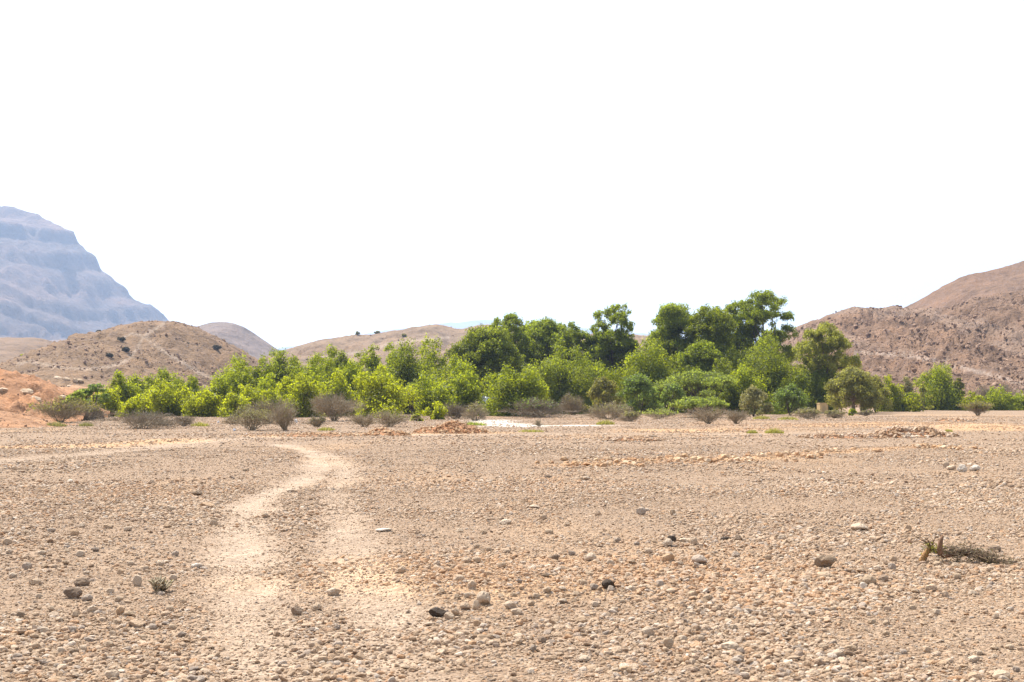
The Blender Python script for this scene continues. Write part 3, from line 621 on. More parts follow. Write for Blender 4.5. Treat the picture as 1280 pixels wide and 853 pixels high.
M['rub_b'] = mat_rub('brown_rubble_stones', [(0, (0.27, 0.17, 0.10)), (0.4, (0.38, 0.25, 0.15)), (0.75, (0.46, 0.34, 0.24)), (1, (0.52, 0.42, 0.32))])
rubble('rubble_heap', 565, 542, 96, 15, M['rub_o'], 'tall orange rubble heap beside the white sandy patch', 71, n=700)
rubble('rubble_heap', 482, 545, 56, 11, M['rub_o'], 'lower orange rubble heap in front of the grey thorn shrubs', 72, n=420)
rubble('rubble_heap', 400, 546, 110, 4, M['rub_o'], 'thin flat spread of orange rubble along the pale road', 73, n=420, smax=0.2)
rubble('rubble_heap', 1145, 547, 110, 12, M['rub_b'], 'brown rubble heap on the plain before the olive tree', 74, n=900, smax=0.3)
rubble('rubble_heap', 1060, 548, 110, 4, M['rub_b'], 'flat tail of brown rubble beside the brown rubble heap', 75, n=380)
rubble('rubble_heap', 795, 552, 70, 8, M['rub_b'], 'small low brown rubble pile with a flat block on it', 76, n=420)
rubble('rubble_heap', 1200, 527, 48, 4, M['rub_b'], 'little strip of brown rubble below the yellow-green trees', 77, n=200, smax=0.35)
def rubble_row():
    rr = np.random.default_rng(78); pts = ORANGE[0]; n = 1300; b = MB(); protos = [stone_verts(np.random.default_rng(300 + k), 0, 0.7, 3, 0.1) for k in range(6)]
    x0, y0 = pts[3]; z0 = gz(x0, y0); root = empty('rubble_row', (x0, y0, z0)); tag(root, 'long thin row of orange stones crossing the plain', 'rubble row')
    P = np.array(pts); seg = rr.integers(0, len(P) - 1, n); t = rr.random(n)
    C = P[seg] + (P[seg + 1] - P[seg]) * t[:, None]
    C += np.stack([rr.normal(0, 0.6, n), rr.normal(0, 0.75, n)], -1)
    keep = fbm(C[:, 0] * 0.5, C[:, 1] * 0.5, 79, 3) > -0.05; C = C[keep]
    Z = gh(C[:, 0], C[:, 1]); s = 0.04 + 0.24 * rr.random(len(C)) ** 4
    for k in range(len(C)):
        pv, pf = protos[k % 6]; a = rr.uniform(0, 6.28); V = pv * s[k] * rr.uniform(0.35, 0.65, 3); ca, sa = math.cos(a), math.sin(a)
        b.add(np.stack([V[:, 0] * ca - V[:, 1] * sa, V[:, 0] * sa + V[:, 1] * ca, V[:, 2]], -1) + np.array([C[k, 0] - x0, C[k, 1] - y0, Z[k] - z0 + s[k] * 0.15]), None, pf)
    me = b.mesh('broken_stones'); me.materials.append(M['rub_o']); o = link('broken_stones', me, None, root); o['kind'] = 'stuff'
rubble_row()

# ------------------------------------------------------------------ plants
def leaf_quads(rr, C, Nrm, size, aspect=1.7, spread=0.8):
    """one small pointed leaf spray per centre"""
    n = len(C)
    N = Nrm + spread * rr.normal(size=(n, 3)); N /= np.linalg.norm(N, axis=1)[:, None] + 1e-9
    T = np.cross(N, rr.normal(size=(n, 3))); T /= np.linalg.norm(T, axis=1)[:, None] + 1e-9
    B = np.cross(N, T); s = size * rr.uniform(0.6, 1.35, n)
    a = (s * aspect * 0.5)[:, None]; b = (s * 0.5)[:, None]
    V = np.stack([C - T * a - B * b, C - T * a * 0.7 + B * b, C + T * a], 1)
    q = np.arange(n * 3).reshape(n, 3)
    return V.reshape(-1, 3), q
def crown_mesh(name, rr, clumps, leafsize, per, mat, spread=0.8, droop=0.0):
    """clumps: rows of x y z rx rz tint; the leaves sit mostly near each clump's skin"""
    cl = np.asarray(clumps, float); area = cl[:, 3] * cl[:, 3] * 0.5 + cl[:, 3] * cl[:, 4] * 0.5
    cnt = np.maximum(14, (per * area / area.mean()).astype(int)); k = np.repeat(np.arange(len(cl)), cnt); n = len(k)
    d = rr.normal(size=(n, 3)); d[:, 2] = np.where(d[:, 2] < -0.3, d[:, 2] * 0.6, d[:, 2]); d /= np.linalg.norm(d, axis=1)[:, None]
    rad = rr.random(n) ** 0.42
    lump = 1 + 0.28 * np.sin(d[:, 0] * 5 + k) * np.sin(d[:, 1] * 5 + k * 1.7) + 0.12 * rr.normal(size=n)
    sc = np.stack([cl[k, 3], cl[k, 3], cl[k, 4]], -1)
    C = cl[k, :3] + d * sc * (rad * lump)[:, None]
    if droop: C[:, 2] -= droop * np.abs(rr.normal(size=n)) * cl[k, 4]
    C[:, 2] = np.maximum(C[:, 2], 0.06)
    V, q = leaf_quads(rr, C, d * 0.9 + np.array([0, 0, 0.25]), leafsize, 1.7, spread)
    me = mesh_np(name, V, [q], False)
    tint = np.clip(cl[k, 5] + rr.normal(0, 0.16, n), 0, 1); fattr(me, 'tint', np.repeat(tint, 3))
    me.materials.append(mat); return me
def limb(b, p0, p1, r0, r1, rr, bow=0.12, sides=5, n=5):
    p0 = np.asarray(p0, float); p1 = np.asarray(p1, float); L = np.linalg.norm(p1 - p0); t = np.linspace(0, 1, n)[:, None]
    off = rr.normal(size=3) * bow * L; off[2] = abs(off[2]) * 0.5
    pts = p0 + (p1 - p0) * t + off * np.sin(t * math.pi) * 0.6
    b.tube(pts, r0 + (r1 - r0) * t[:, 0], sides)
def base_of(px, py=None, D=None):
    if D is None: x, y, z = gp(px, py); return x, y, z
    a, _ = ray(px, 500.0); x = a * D
    return x, D, gz(x, D)
def top_h(py, D, z): return CAMZ + ray(640.0, py)[1] * D - z
PLANTS = []
def tree(name, label, px, ytop, wpx, D, style, mat, seed, cat='tree', leaf=0.20, dens=1.0, bark='bark', group=None, lean=0.0, base_y=None):
    if base_y: D = base_of(px, base_y)[1]
    x, y, z = base_of(px, D=D); H = top_h(ytop, D, z); W = wpx * D / F
    rr = np.random.default_rng(seed); cl = []; b = MB(); tips = []
    if style == 'young':            # several upright leaders, leafy almost to the ground
        W *= 1.25; nl = max(4, int(4 + W / 0.62))
        for k in range(nl):
            a = rr.uniform(0, 6.28); rad = 0 if k == 0 else W * 0.5 * rr.uniform(0.25, 0.72)
            hx, hy = math.cos(a) * rad, math.sin(a) * rad
            h = H * (1.0 if k == 0 else rr.uniform(0.62, 1.0) * (1 - 0.25 * rad / (W * 0.5)))
            cr = min(W * 0.33, 0.24 * H) * rr.uniform(0.8, 1.15) + 0.14
            zz = 0.10 * H * rr.uniform(0.5, 1.2); tnt = rr.uniform(0.3, 0.75)
            while zz < h:
                f = zz / h; rc = cr * (1.0 - 0.55 * f ** 1.8) * rr.uniform(0.8, 1.2)
                j = rc * 0.75
                zc = min(zz, h - rc * 0.9)
                cl.append((hx * (0.55 + 0.5 * f) + rr.normal(0, j), hy * (0.55 + 0.5 * f) + rr.normal(0, j), zc, rc * 0.85, rc * rr.uniform(0.9, 1.25), tnt + 0.25 * (f - 0.5) + rr.normal(0, 0.1)))
                zz += rc * rr.uniform(0.55, 0.85)
            limb(b, (hx * 0.15, hy * 0.15, -0.15), (hx, hy, h * 0.85), 0.03 + 0.012 * H, 0.012, rr, 0.05)
    elif style in ('dome', 'tall', 'sparse'):
        def lobe(c, rx, rz, tnt, n):
            for i in range(n):
                d = rr.normal(size=3); d[2] = abs(d[2]) if rr.random() < 0.72 else d[2]; d /= np.linalg.norm(d)
                rc = rx * rr.uniform(0.26, 0.42); q = np.asarray(c) + d * np.array([rx, rx, rz]) * rr.uniform(0.62, 0.95)
                q[2] = min(q[2], H - rc * 0.6)
                cl.append((q[0], q[1], q[2], rc, rc * rr.uniform(0.75, 1.05), tnt + rr.normal(0, 0.12)))
        nl = {'dome': 17, 'tall': 16, 'sparse': 15}[style]
        tt = np.array([lean * W, 0, H * (0.42 if style != 'sparse' else 0.5)])
        limb(b, (0, 0, -0.3), tt, 0.022 * H + 0.06, 0.012 * H + 0.04, rr, 0.05, 8, 8)
        ph0 = rr.uniform(0, 6.28)
        for k in range(nl):
            a = ph0 + k * 2.4; u = (k + 0.5) / nl                      # spread over the crown, top first
            if style == 'dome': cz = H * (0.80 - 0.52 * u ** 1.3); rad = W * 0.5 * math.sqrt(u) * 0.78; rx = W * rr.uniform(0.16, 0.22)
            elif style == 'tall': cz = H * (0.90 - 0.62 * u) + rr.normal(0, 0.02 * H); rad = W * 0.5 * (0.22 + 0.55 * math.sqrt(u)) * rr.uniform(0.75, 1.05); rx = W * rr.uniform(0.20, 0.28)
            else: cz = H * (0.90 - 0.50 * u) + rr.normal(0, 0.03 * H); rad = W * 0.5 * (0.2 + 0.62 * math.sqrt(u)) * rr.uniform(0.7, 1.05); rx = W * rr.uniform(0.155, 0.225)
            if k == 0: cz = H - rx * 0.9; rad *= 0.6
            c = np.array([tt[0] + math.cos(a) * rad, math.sin(a) * rad, cz]); lobe(c, rx, rx * rr.uniform(0.85, 1.15), rr.uniform(0.3, 0.7) + 0.2 * (cz / H - 0.5), 17 if style != 'sparse' else 13)
            limb(b, tt * rr.uniform(0.55, 1.0), c, 0.010 * H + 0.02, 0.025, rr, 0.09, 5, 6)
        if style != 'sparse':
            for k in range(26):
                a = rr.uniform(0, 6.28); rad = W * rr.uniform(0.1, 0.44); rc = W * rr.uniform(0.07, 0.11) + 0.15
                cl.append((math.cos(a) * rad, math.sin(a) * rad, H * rr.uniform(0.08, 0.6), rc, rc, rr.uniform(0.1, 0.5)))
    elif style == 'round':          # short trunk, wide loose crown that hangs low
        tt = np.array([0, 0, H * 0.3]); limb(b, (0, 0, -0.2), tt, 0.24, 0.16, rr, 0.05, 8, 6)
        n = int(60 + 9 * W)
        for k in range(n):
            a = rr.uniform(0, 6.28); f = rr.random(); ph = (f * 1.25 - 0.18) * math.pi / 2
            rad = max(0.1, math.cos(ph)) * W * 0.44 * rr.uniform(0.6, 1.0); zc = H * (0.36 + 0.54 * math.sin(ph)); rc = W * rr.uniform(0.09, 0.14)
            p = (math.cos(a) * rad, math.sin(a) * rad, zc)
            cl.append(p + (rc, rc * 0.9, rr.uniform(0.25, 0.75)))
            if k % 6 == 0: limb(b, tt * rr.uniform(0.6, 1), p, 0.09, 0.02, rr, 0.1)
    elif style == 'umbrella':       # acacia: thin spreading limbs, layered flat top
        ns = 3 + int(rr.integers(0, 3)); n = int(26 + 6 * W)
        for k in range(n):
            a = rr.uniform(0, 6.28); rad = W * 0.5 * math.sqrt(rr.random()); e = rad / (W * 0.5)
            zc = H * (0.90 - 0.36 * e ** 2 + rr.normal(0, 0.055)); rc = W * rr.uniform(0.07, 0.12) + 0.1
            p = (math.cos(a) * rad, math.sin(a) * rad, min(zc, H - rc * 0.3))
            cl.append(p + (rc, rc * rr.uniform(0.35, 0.55), rr.uniform(0.3, 0.8)))
            if k % 2 == 0: limb(b, (rr.normal(0, 0.05 * W), rr.normal(0, 0.05 * W), H * rr.uniform(-0.02, 0.3)), p, 0.03 + 0.006 * W, 0.012, rr, 0.08)
        for k in range(ns): a = rr.uniform(0, 6.28); limb(b, (0, 0, -0.1), (math.cos(a) * W * 0.1, math.sin(a) * W * 0.1, H * 0.4), 0.05 + 0.008 * W, 0.035, rr, 0.1)
    elif style == 'bush':
        n = int(16 + 5 * W)
        for k in range(n):
            a = rr.uniform(0, 6.28); f = rr.random(); ph = f * math.pi / 2
            rad = math.cos(ph) * W * 0.45 * rr.uniform(0.5, 1); zc = H * (0.12 + 0.75 * math.sin(ph)) * rr.uniform(0.8, 1.05); rc = W * rr.uniform(0.09, 0.15)
            p = (math.cos(a) * rad, math.sin(a) * rad, min(zc, H - rc * 0.6)); cl.append(p + (rc, rc * 0.85, rr.uniform(0.25, 0.75)))
            if k % 3 == 0: limb(b, (0, 0, -0.05), p, 0.03, 0.01, rr, 0.1)
    if not b.n:
        limb(b, (0, 0, -0.3), (0, 0, H * 0.6), 0.02 * H + 0.05, 0.06, rr, 0.05, 7, 6)
        for k in range(8):
            c = cl[int(rr.integers(0, len(cl)))]; limb(b, (0, 0, H * rr.uniform(0.2, 0.45)), c[:3], 0.1, 0.02, rr, 0.1)
    root = empty(name, (x, y, z)); tag(root, label, cat, group)
    me = b.mesh('trunk', True); me.materials.append(M[bark]); link('trunk' if cat == 'tree' else 'stem', me, None, root)
    cl = np.array(cl); tot = cl.shape[0]
    vol = np.mean(cl[:, 3]) ** 2
    per = int(np.clip(dens * 11.0 * vol / leaf ** 2, 18, 620))
    link('crown' if cat == 'tree' else 'foliage', crown_mesh('crown', rr, cl, leaf, per, M[mat], 0.8, 0.25 if style in ('tall', 'sparse', 'round') else 0), None, root)
    return root
def twig_shrub(name, label, px, ybase, wpx, hpx, seed, mat='twig', leafmat=None, leafn=0, shape='fan', D=None, n=2600, group=None, twl=0.34):
    """leafless thorn shrub: stems fanning from the ground into a haze of fine twigs"""
    if D is None: x, y, z = base_of(px, ybase); H = hpx * y / F
    else: x, y, z = base_of(px, D=D); H = hpx * D / F
    W = wpx * y / F; rr = np.random.default_rng(seed); b = MB(); root = empty(name, (x, y, z)); tag(root, label, 'shrub', group)
    def env(e): return (1 - 0.30 * e ** 2) if shape == 'fan' else np.sqrt(np.clip(1 - 0.9 * e ** 2, 0.05, 1))
    nst = 20; H *= 0.97; W *= 1.14
    ends = []
    for k in range(nst):
        a = rr.uniform(0, 6.28); e = math.sqrt(rr.random()); p1 = np.array([math.cos(a) * e * W * 0.44, math.sin(a) * e * W * 0.44, H * env(e) * rr.uniform(0.6, 0.9)])
        p0 = np.array([rr.normal(0, 0.06 * W if shape == 'dome' else 0.025 * W), rr.normal(0, 0.03 * W), -0.05]); limb(b, p0, p1, 0.012 + 0.008 * H, 0.008, rr, 0.07, 4, 5)
        for j in range(4):
            t = rr.uniform(0.3, 0.8); q0 = p0 + (p1 - p0) * t; q1 = q0 + (p1 - p0) * rr.uniform(0.2, 0.45) + rr.normal(size=3) * 0.12 * W * np.array([1, 1, 0.3]); q1[2] = np.clip(q1[2], 0.1 * H, H * 0.97)
            limb(b, q0, q1, 0.014, 0.006, rr, 0.06, 3, 4); ends.append((q0, q1))
    me = b.mesh('stem', True); me.materials.append(M[mat]); link('stem', me, None, root)
    n = int(0.5 * n * max(1.0, min(4.0, W * H / 2.5)))
    E = np.array(ends); wgt = rr.random(len(E)) + 0.25 + 0.8 * np.hypot(E[:, 1, 0], E[:, 1, 1]) / W; k = rr.choice(len(E), n, p=wgt / wgt.sum()); t = rr.random((n, 1)) ** 0.7 * 1.15
    C = E[k, 0] + (E[k, 1] - E[k, 0]) * t + rr.normal(size=(n, 3)) * np.array([0.055 * W, 0.055 * W, 0.075 * H])
    e = np.clip(np.hypot(C[:, 0], C[:, 1]) / (W * 0.5), 0, 1.2); C[:, 2] = np.clip(C[:, 2], 0.04 if shape == 'dome' else 0.15 * H, H * env(np.minimum(e, 1)) * rr.uniform(0.9, 1.04, n)); f = C[:, 2] / H
    dr = C - np.array([0, 0, -0.2 * H]); dr /= np.linalg.norm(dr, axis=1)[:, None]; dr += rr.normal(size=(n, 3)) * 0.45; dr /= np.linalg.norm(dr, axis=1)[:, None]
    L = twl * rr.uniform(0.5, 1.3, n) * min(1.2, max(0.5, H / 1.4)); sd = np.cross(dr, rr.normal(size=(n, 3))); sd /= np.linalg.norm(sd, axis=1)[:, None]
    wd = 0.011 * y / 80
    C[:, 2] = np.maximum(C[:, 2], 0.05)
    V = np.stack([C - sd * wd, C + sd * wd, C + dr * L[:, None]], 1).reshape(-1, 3)
    me = mesh_np('twigs', V, [np.arange(n * 3).reshape(n, 3)]); me.materials.append(M[mat]); link('twigs', me, None, root)
    if leafmat:
        k = rr.integers(0, n, leafn); k = k[f[k] > 0.45]; P = C[k] + dr[k] * L[k][:, None] * rr.random((len(k), 1))
        V, q = leaf_quads(rr, P, np.tile([0, 0, 1.0], (len(k), 1)), 0.075 * y / 80, 1.6, 0.8); me = mesh_np('foliage', V, [q])
        fattr(me, 'tint', np.repeat(rr.uniform(0.2, 0.8, len(k)), 3)); me.materials.append(M[leafmat]); link('foliage', me, None, root)
    return root
def tuft(label, px, ybase, wpx, hpx, seed, mat='grass', n=320, cat='grass tuft', name='grass_tuft'):
    x, y, z = base_of(px, ybase); W = wpx * y / F; H = hpx * y / F; rr = np.random.default_rng(seed)
    a = rr.uniform(0, 6.28, n); e = np.sqrt(rr.random(n)) * W * 0.5; P = np.stack([np.cos(a) * e, np.sin(a) * e * 0.8, gh(x + np.cos(a) * e, y + np.sin(a) * e * .8) - z], -1)
    h = H * rr.uniform(0.5, 1.1, n) * np.clip(1.1 - (e / (W * 0.5)) ** 2 * 0.7, 0.2, 1); ld = rr.normal(size=(n, 2)) * 0.35
    T = P + np.stack([ld[:, 0] * h, ld[:, 1] * h, h], -1); wv = np.stack([np.cos(a * 7), np.sin(a * 7), np.zeros(n)], -1) * 0.022 * y / 70
    V = np.stack([P - wv, P + wv, T], 1).reshape(-1, 3); me = mesh_np('blades', V, [np.arange(n * 3).reshape(n, 3)])
    fattr(me, 'tint', np.repeat(rr.uniform(0.1, 0.9, n), 3)); me.materials.append(M[mat]); o = link(name, me); o.location = (x, y, z); tag(o, label, cat)

# px, ytop, width px, distance, style, leaf, label
TREES = [
 (137, 486, 36, 112, 'young', 'yellow', 'small pyramid-shaped yellow-green tree beside the flat-topped acacia'),
 (150, 467, 26, 122, 'young', 'lime', 'slim green spire behind the pyramid-shaped yellow tree'),
 (166, 471, 27, 125, 'young', 'lime', 'second slim green tree between the spire and the dark green dome'),
 (205, 462, 50, 128, 'young', 'green', 'broad green tree rising behind the tall yellow tree'),
 (205, 476, 40, 110, 'young', 'yellow', 'tall bushy yellow tree behind the long grey thorn thicket'),
 (168, 497, 20, 108, 'young', 'yellow', 'little yellow sapling beside the tall bushy yellow tree'),
 (184, 490, 24, 112, 'young', 'yellow', 'yellow sapling leaning into the tall bushy yellow tree'),
 (226, 484, 26, 111, 'young', 'yellow', 'round yellow tree on the right flank of the tall bushy yellow tree'),
 (240, 471, 26, 122, 'young', 'lime', 'twin-topped fresh green tree behind the yellow trees'),
 (257, 488, 34, 108, 'young', 'yellow', 'yellow tree with a bare reddish trunk showing below'),
 (294, 446, 34, 130, 'young', 'lime', 'tall green tree standing up against the footpath hill'),
 (277, 465, 42, 121, 'young', 'lime', 'bushy fresh green tree below the tall green one at the hill'),
 (304, 460, 22, 122, 'young', 'lime', 'narrow fresh green tree beside the tall green one at the hill'),
 (293, 491, 32, 106, 'young', 'yellow', 'yellow tree just behind the small green thorn bush'),
 (308, 483, 26, 111, 'young', 'yellow', 'upright yellow tree behind the small green thorn bush'),
 (331, 468, 24, 116, 'young', 'lime', 'rounded green tree in front of the dark cluster'),
 (346, 438, 40, 134, 'young', 'green', 'tall dark green tree at the head of the dark cluster'),
 (326, 446, 26, 132, 'young', 'green', 'olive-green shoulder tree of the dark cluster'),
 (366, 446, 30, 135, 'young', 'green', 'dark green tree on the far flank of the dark cluster'),
 (357, 472, 26, 113, 'young', 'yellow', 'yellow-green tree at the foot of the dark cluster'),
 (378, 469, 28, 107, 'young', 'yellow', 'yellow-olive tree with a tall bare trunk'),
 (342, 488, 22, 109, 'young', 'yellow', 'low yellow tree behind the grey fan-shaped thorn bush'),
 (386, 446, 34, 126, 'young', 'lime', 'green tree with two spires right of the dark cluster'),
 (407, 434, 28, 132, 'young', 'lime', 'tall pale green spire in front of the long tan ridge'),
 (425, 441, 28, 130, 'young', 'green', 'green tree beside the tall pale spire'),
 (408, 450, 26, 120, 'young', 'lime', 'bright green tree below the tall pale spire'),
 (438, 452, 40, 121, 'young', 'lime', 'wide bright green tree above the olive-yellow tree'),
 (449, 440, 22, 134, 'young', 'green', 'thin green tree peeking over the wide bright green one'),
 (467, 434, 24, 132, 'young', 'lime', 'pointed green tree against the long tan ridge'),
 (421, 465, 36, 112, 'young', 'yellow', 'olive-yellow tree behind the leafless purple-grey thorn tree'),
 (476, 457, 66, 106, 'young', 'yellow', 'large broad yellow-green tree behind two grey thorn bushes'),
 (505, 428, 52, 128, 'young', 'green', 'big dark green tree towering behind the large yellow-green one'),
 (487, 432, 24, 131, 'young', 'green', 'dark green spire joined to the big dark green tree'),
 (540, 423, 34, 138, 'young', 'lime', 'tall fresh green tree next to the great dome-shaped tree'),
 (541, 468, 30, 113, 'young', 'lime', 'yellow-green tree with an airy top above the little yellow bush'),
 (570, 448, 48, 119, 'young', 'lime', 'fresh green tree in front of the great dome-shaped tree'),
 (583, 466, 26, 114, 'young', 'lime', 'bright green tree beside the parked car'),
 (607, 408, 104, 142, 'dome', 'green', 'great dome-shaped green tree'),
 (634, 392, 60, 154, 'tall', 'deep', 'tall dark tree with tufted top behind the great dome'),
 (684, 396, 74, 157, 'tall', 'deep', 'dark flat-headed tree between the tufted one and the lone tall one'),
 (660, 401, 46, 160, 'tall', 'deep', 'dark tree hidden between the tufted one and the flat-headed one'),
 (716, 402, 54, 152, 'tall', 'deep', 'dark tree tucked against the lone tall tree'),
 (760, 380, 74, 152, 'sparse', 'deep', 'lone tall dark tree with an airy crown and leaning trunk'),
 (755, 412, 76, 153, 'tall', 'deep', 'lower dark crown surrounding the leaning trunk'),
 (640, 455, 44, 112, 'young', 'lime', 'bushy olive-green tree between the car and the dark thorn thicket'),
 (660, 458, 30, 121, 'young', 'lime', 'green tree beside the bushy olive-green one'),
 (702, 430, 62, 131, 'young', 'green', 'broad mid-green tree with a pointed top in the belt middle'),
 (744, 450, 42, 136, 'young', 'lime', 'mid-green tree in front of the leaning trunk'),
 (808, 422, 52, 138, 'young', 'lime', 'yellowish green tree between the two tall dark groups'),
 (846, 378, 86, 151, 'tall', 'deep', 'massive tall dark green tree with rounded head'),
 (888, 382, 74, 148, 'tall', 'green', 'second massive green tree joined to the rounded head'),
 (922, 376, 66, 158, 'tall', 'deep', 'dark green tree filling the gap beside the tallest airy tree'),
 (955, 362, 92, 156, 'sparse', 'deep', 'tallest airy tree with open crown and visible limbs'),
 (955, 414, 58, 143, 'young', 'green', 'full green tree under the tallest airy tree'),
 (875, 425, 80, 141, 'dome', 'deep', 'dark lower tree beneath the massive tall pair'),
 (929, 455, 38, 128, 'young', 'lime', 'bright light green tree behind the wide acacia'),
 (900, 447, 28, 134, 'young', 'green', 'small dark green tree behind the wide acacia'),
 (998, 460, 38, 138, 'young', 'green', 'green tree between the full green one and the leaning feathery one'),
 (1032, 403, 80, 140, 'sparse', 'feather', 'tall feathery olive-green tree standing clear before the rocky hill'),
 (1020, 452, 44, 139, 'young', 'deep', 'dark undergrowth tree at the foot of the tall feathery tree'),
 (1066, 461, 72, None, 'round', 'feather2', 'olive tree with short visible trunk and shade beneath'),
 (1094, 466, 46, 136, 'bush', 'feather2', 'smaller olive tree leaning against the trunked olive tree'),
 (1110, 468, 26, 146, 'young', 'yellow', 'yellow-green tree peeping out behind the olive trees'),
 (1173, 455, 38, 167, 'young', 'lime', 'tall yellow-green tree at the foot of the rocky hill'),
 (1154, 477, 27, 154, 'bush', 'feather', 'round pale green bush tree before the tall yellow-green one'),
 (1133, 471, 14, 166, 'young', 'drygreen', 'thin pale feathery tree at the hill foot'),
 (1199, 473, 15, 166, 'sparse', 'olive', 'small dark olive tree with slim trunk at the hill foot'),
 (1246, 483, 24, 164, 'young', 'lime', 'small yellow-green tree below the grey hillside acacia'),
 (1262, 491, 24, 165, 'young', 'lime', 'low yellow-green tree in the middle of three at the hill foot'),
 (1277, 488, 22, 166, 'young', 'lime', 'low yellow-green tree at the end of three at the hill foot'),
 (1216, 489, 14, 162, 'young', 'yellow', 'tiny yellow-green sapling at the hill foot'),
]
for k, (px, yt, wp, D, st, mt, lab) in enumerate(TREES):
    old = st in ('tall', 'sparse', 'dome')
    if st == 'young' and px < 600: yt -= 3
    tree({'young': 'young_tree', 'bush': 'bush_tree', 'dome': 'dome_tree', 'tall': 'tall_tree', 'sparse': 'tall_tree', 'round': 'olive_tree'}[st], lab, px, yt, wp, D, st, mt, 500 + k,
         leaf=0.125 if not old else 0.135, dens=0.85, bark='palebark' if st == 'round' or 'trunk' in lab and 'bare' in lab else 'bark', base_y=518 if D is None else None, lean=0.1 if 'leaning' in lab else 0.0)
# acacias and leafy bushes
LEAFY = [
 (116, 479, 40, 98, 'umbrella', 'acacia', 'dark green flat-topped acacia at the foot of the footpath hill', 'tree'),
 (96, 488, 30, 95, 'umbrella', 'bright', 'small light green flat-topped acacia beside the dark one', 'tree'),
 (516, 477, 28, 118, 'umbrella', 'bright', 'green flat-topped acacia half hidden behind yellow-green trees', 'tree'),
 (754, 467, 52, 120, 'bush', 'olive', 'pale olive thorn bush behind the pinkish grey shrub', 'bush'),
 (800, 466, 62, 118, 'bush', 'acacia', 'rounded blue-green thorn bush next to the pale olive one', 'bush'),
 (842, 474, 40, 116, 'bush', 'acacia', 'green thorn bush wedged beside the wide acacia', 'bush'),
 (874, 464, 96, 127, 'umbrella', 'bright', 'wide spreading acacia with bright green layered top', 'tree'),
 (875, 497, 66, None, 'umbrella', 'bright', 'low bright green acacia bush in front of the wide acacia', 'bush'),
 (942, 483, 48, 111, 'bush', 'drygreen', 'brownish olive thorn bush beside the wide acacia', 'bush'),
 (987, 478, 54, 118, 'bush', 'acacia', 'dark olive bush below the tallest airy tree', 'bush'),
 (1137, 490, 36, 146, 'bush', 'green', 'low round green bush on open ground before the hill', 'bush'),
 (544, 502, 21, None, 'young', 'yellow', 'little golden yellow bush on its own', 'bush'),
 (521, 517, 16, None, 'bush', 'yellow', 'tiny yellow bush at the foot of the large yellow-green tree', 'bush'),
 (470, 515, 16, None, 'bush', 'yellow', 'tiny yellow-green bush behind the grey thorn bushes', 'bush'),
 (1065, 511, 13, None, 'bush', 'lime', 'tiny green bush beneath the olive tree', 'bush'),
]
BY = {875: 522, 544: 525, 521: 527, 470: 522, 1065: 520}
for k, (px, yt, wp, D, st, mt, lab, cat) in enumerate(LEAFY):
    tree('acacia_tree' if cat == 'tree' else 'leafy_bush', lab, px, yt, wp, D, st, mt, 700 + k, cat=cat, leaf=0.11 if st == 'umbrella' else 0.125, base_y=BY.get(px) if D is None else None, dens=0.9)
# thorn shrubs
S = twig_shrub
S('thorn_shrub', 'grey-brown thorn shrub on the orange mound', 19, 518, 40, 19, 801, 'twig', None, 0, 'dome')
S('thorn_shrub', 'olive feathery shrub at the foot of the orange bank', 76, 529, 50, 34, 802, 'twig', 'olive', 2600, 'fan')
S('thorn_shrub', 'dark olive-grey shrub beside the feathery olive shrub', 108, 526, 46, 24, 803, 'twigdark', 'olive', 1600, 'dome')
S('thorn_shrub', 'long low grey-brown thorn thicket', 172, 536, 92, 24, 804, 'twigdark', None, 0, 'dome', n=5200)
S('thorn_shrub', 'small grey thorn shrub at the end of the long thicket', 229, 533, 28, 16, 805, 'twigdark', None, 0, 'fan')
S('thorn_shrub', 'green-topped thorn bush spreading like a fan', 315, 538, 60, 30, 806, 'twig', 'drygreen', 2400, 'fan')
S('thorn_shrub', 'bare reddish-grey fan-shaped thorn bush', 356, 538, 34, 36, 807, 'twig', None, 0, 'fan')
S('thorn_shrub', 'grey thorn tree behind the two fan-shaped thorn bushes', 338, 530, 50, 34, 808, 'twigdark', 'drygreen', 700, 'fan')
S('thorn_shrub', 'pale straw-coloured brush clump near the big leafless thorn', 397, 535, 18, 18, 809, 'twig', 'drygreen', 400, 'dome')
S('thorn_shrub', 'big leafless purple-grey thorn tree', 419, 527, 58, 37, 810, 'twig', None, 0, 'fan', n=3400)
S('thorn_shrub', 'low grey thorn bush behind the lower orange heap', 456, 534, 40, 20, 811, 'twig', None, 0, 'fan')
S('thorn_shrub', 'grey thorn bush with flat top behind the tall orange heap', 487, 534, 46, 22, 812, 'twig', 'drygreen', 300, 'fan')
S('thorn_shrub', 'dark grey thorn thicket behind the little golden bush', 569, 524, 44, 23, 813, 'twigdark', None, 0, 'dome')
S('thorn_shrub', 'pale olive-grey brush beside the white sandy patch', 594, 526, 26, 24, 814, 'twig', 'drygreen', 1000, 'dome')
S('thorn_shrub', 'wide dark grey-green thorn thicket beyond the white sandy patch', 668, 522, 68, 25, 815, 'twigdark', 'acacia', 1500, 'dome', n=3400)
S('thorn_shrub', 'round brown-grey thorn bush beside the wide dark thicket', 716, 519, 28, 30, 816, 'twig', 'drygreen', 400, 'dome')
S('thorn_shrub', 'low pinkish grey shrub before the pale olive bush', 763, 525, 52, 24, 817, 'twig', 'drygreen', 1200, 'dome')
S('thorn_shrub', 'small olive shrub beside the pinkish grey shrub', 788, 527, 24, 14, 818, 'twig', 'drygreen', 1400, 'dome')
S('thorn_shrub', 'spreading low green-topped shrub under the rounded bush', 822, 524, 44, 13, 819, 'twig', 'bright', 1800, 'fan')
S('thorn_shrub', 'bare grey umbrella-shaped thorn bush before the bright acacia', 886, 530, 42, 23, 820, 'twig', None, 0, 'fan')
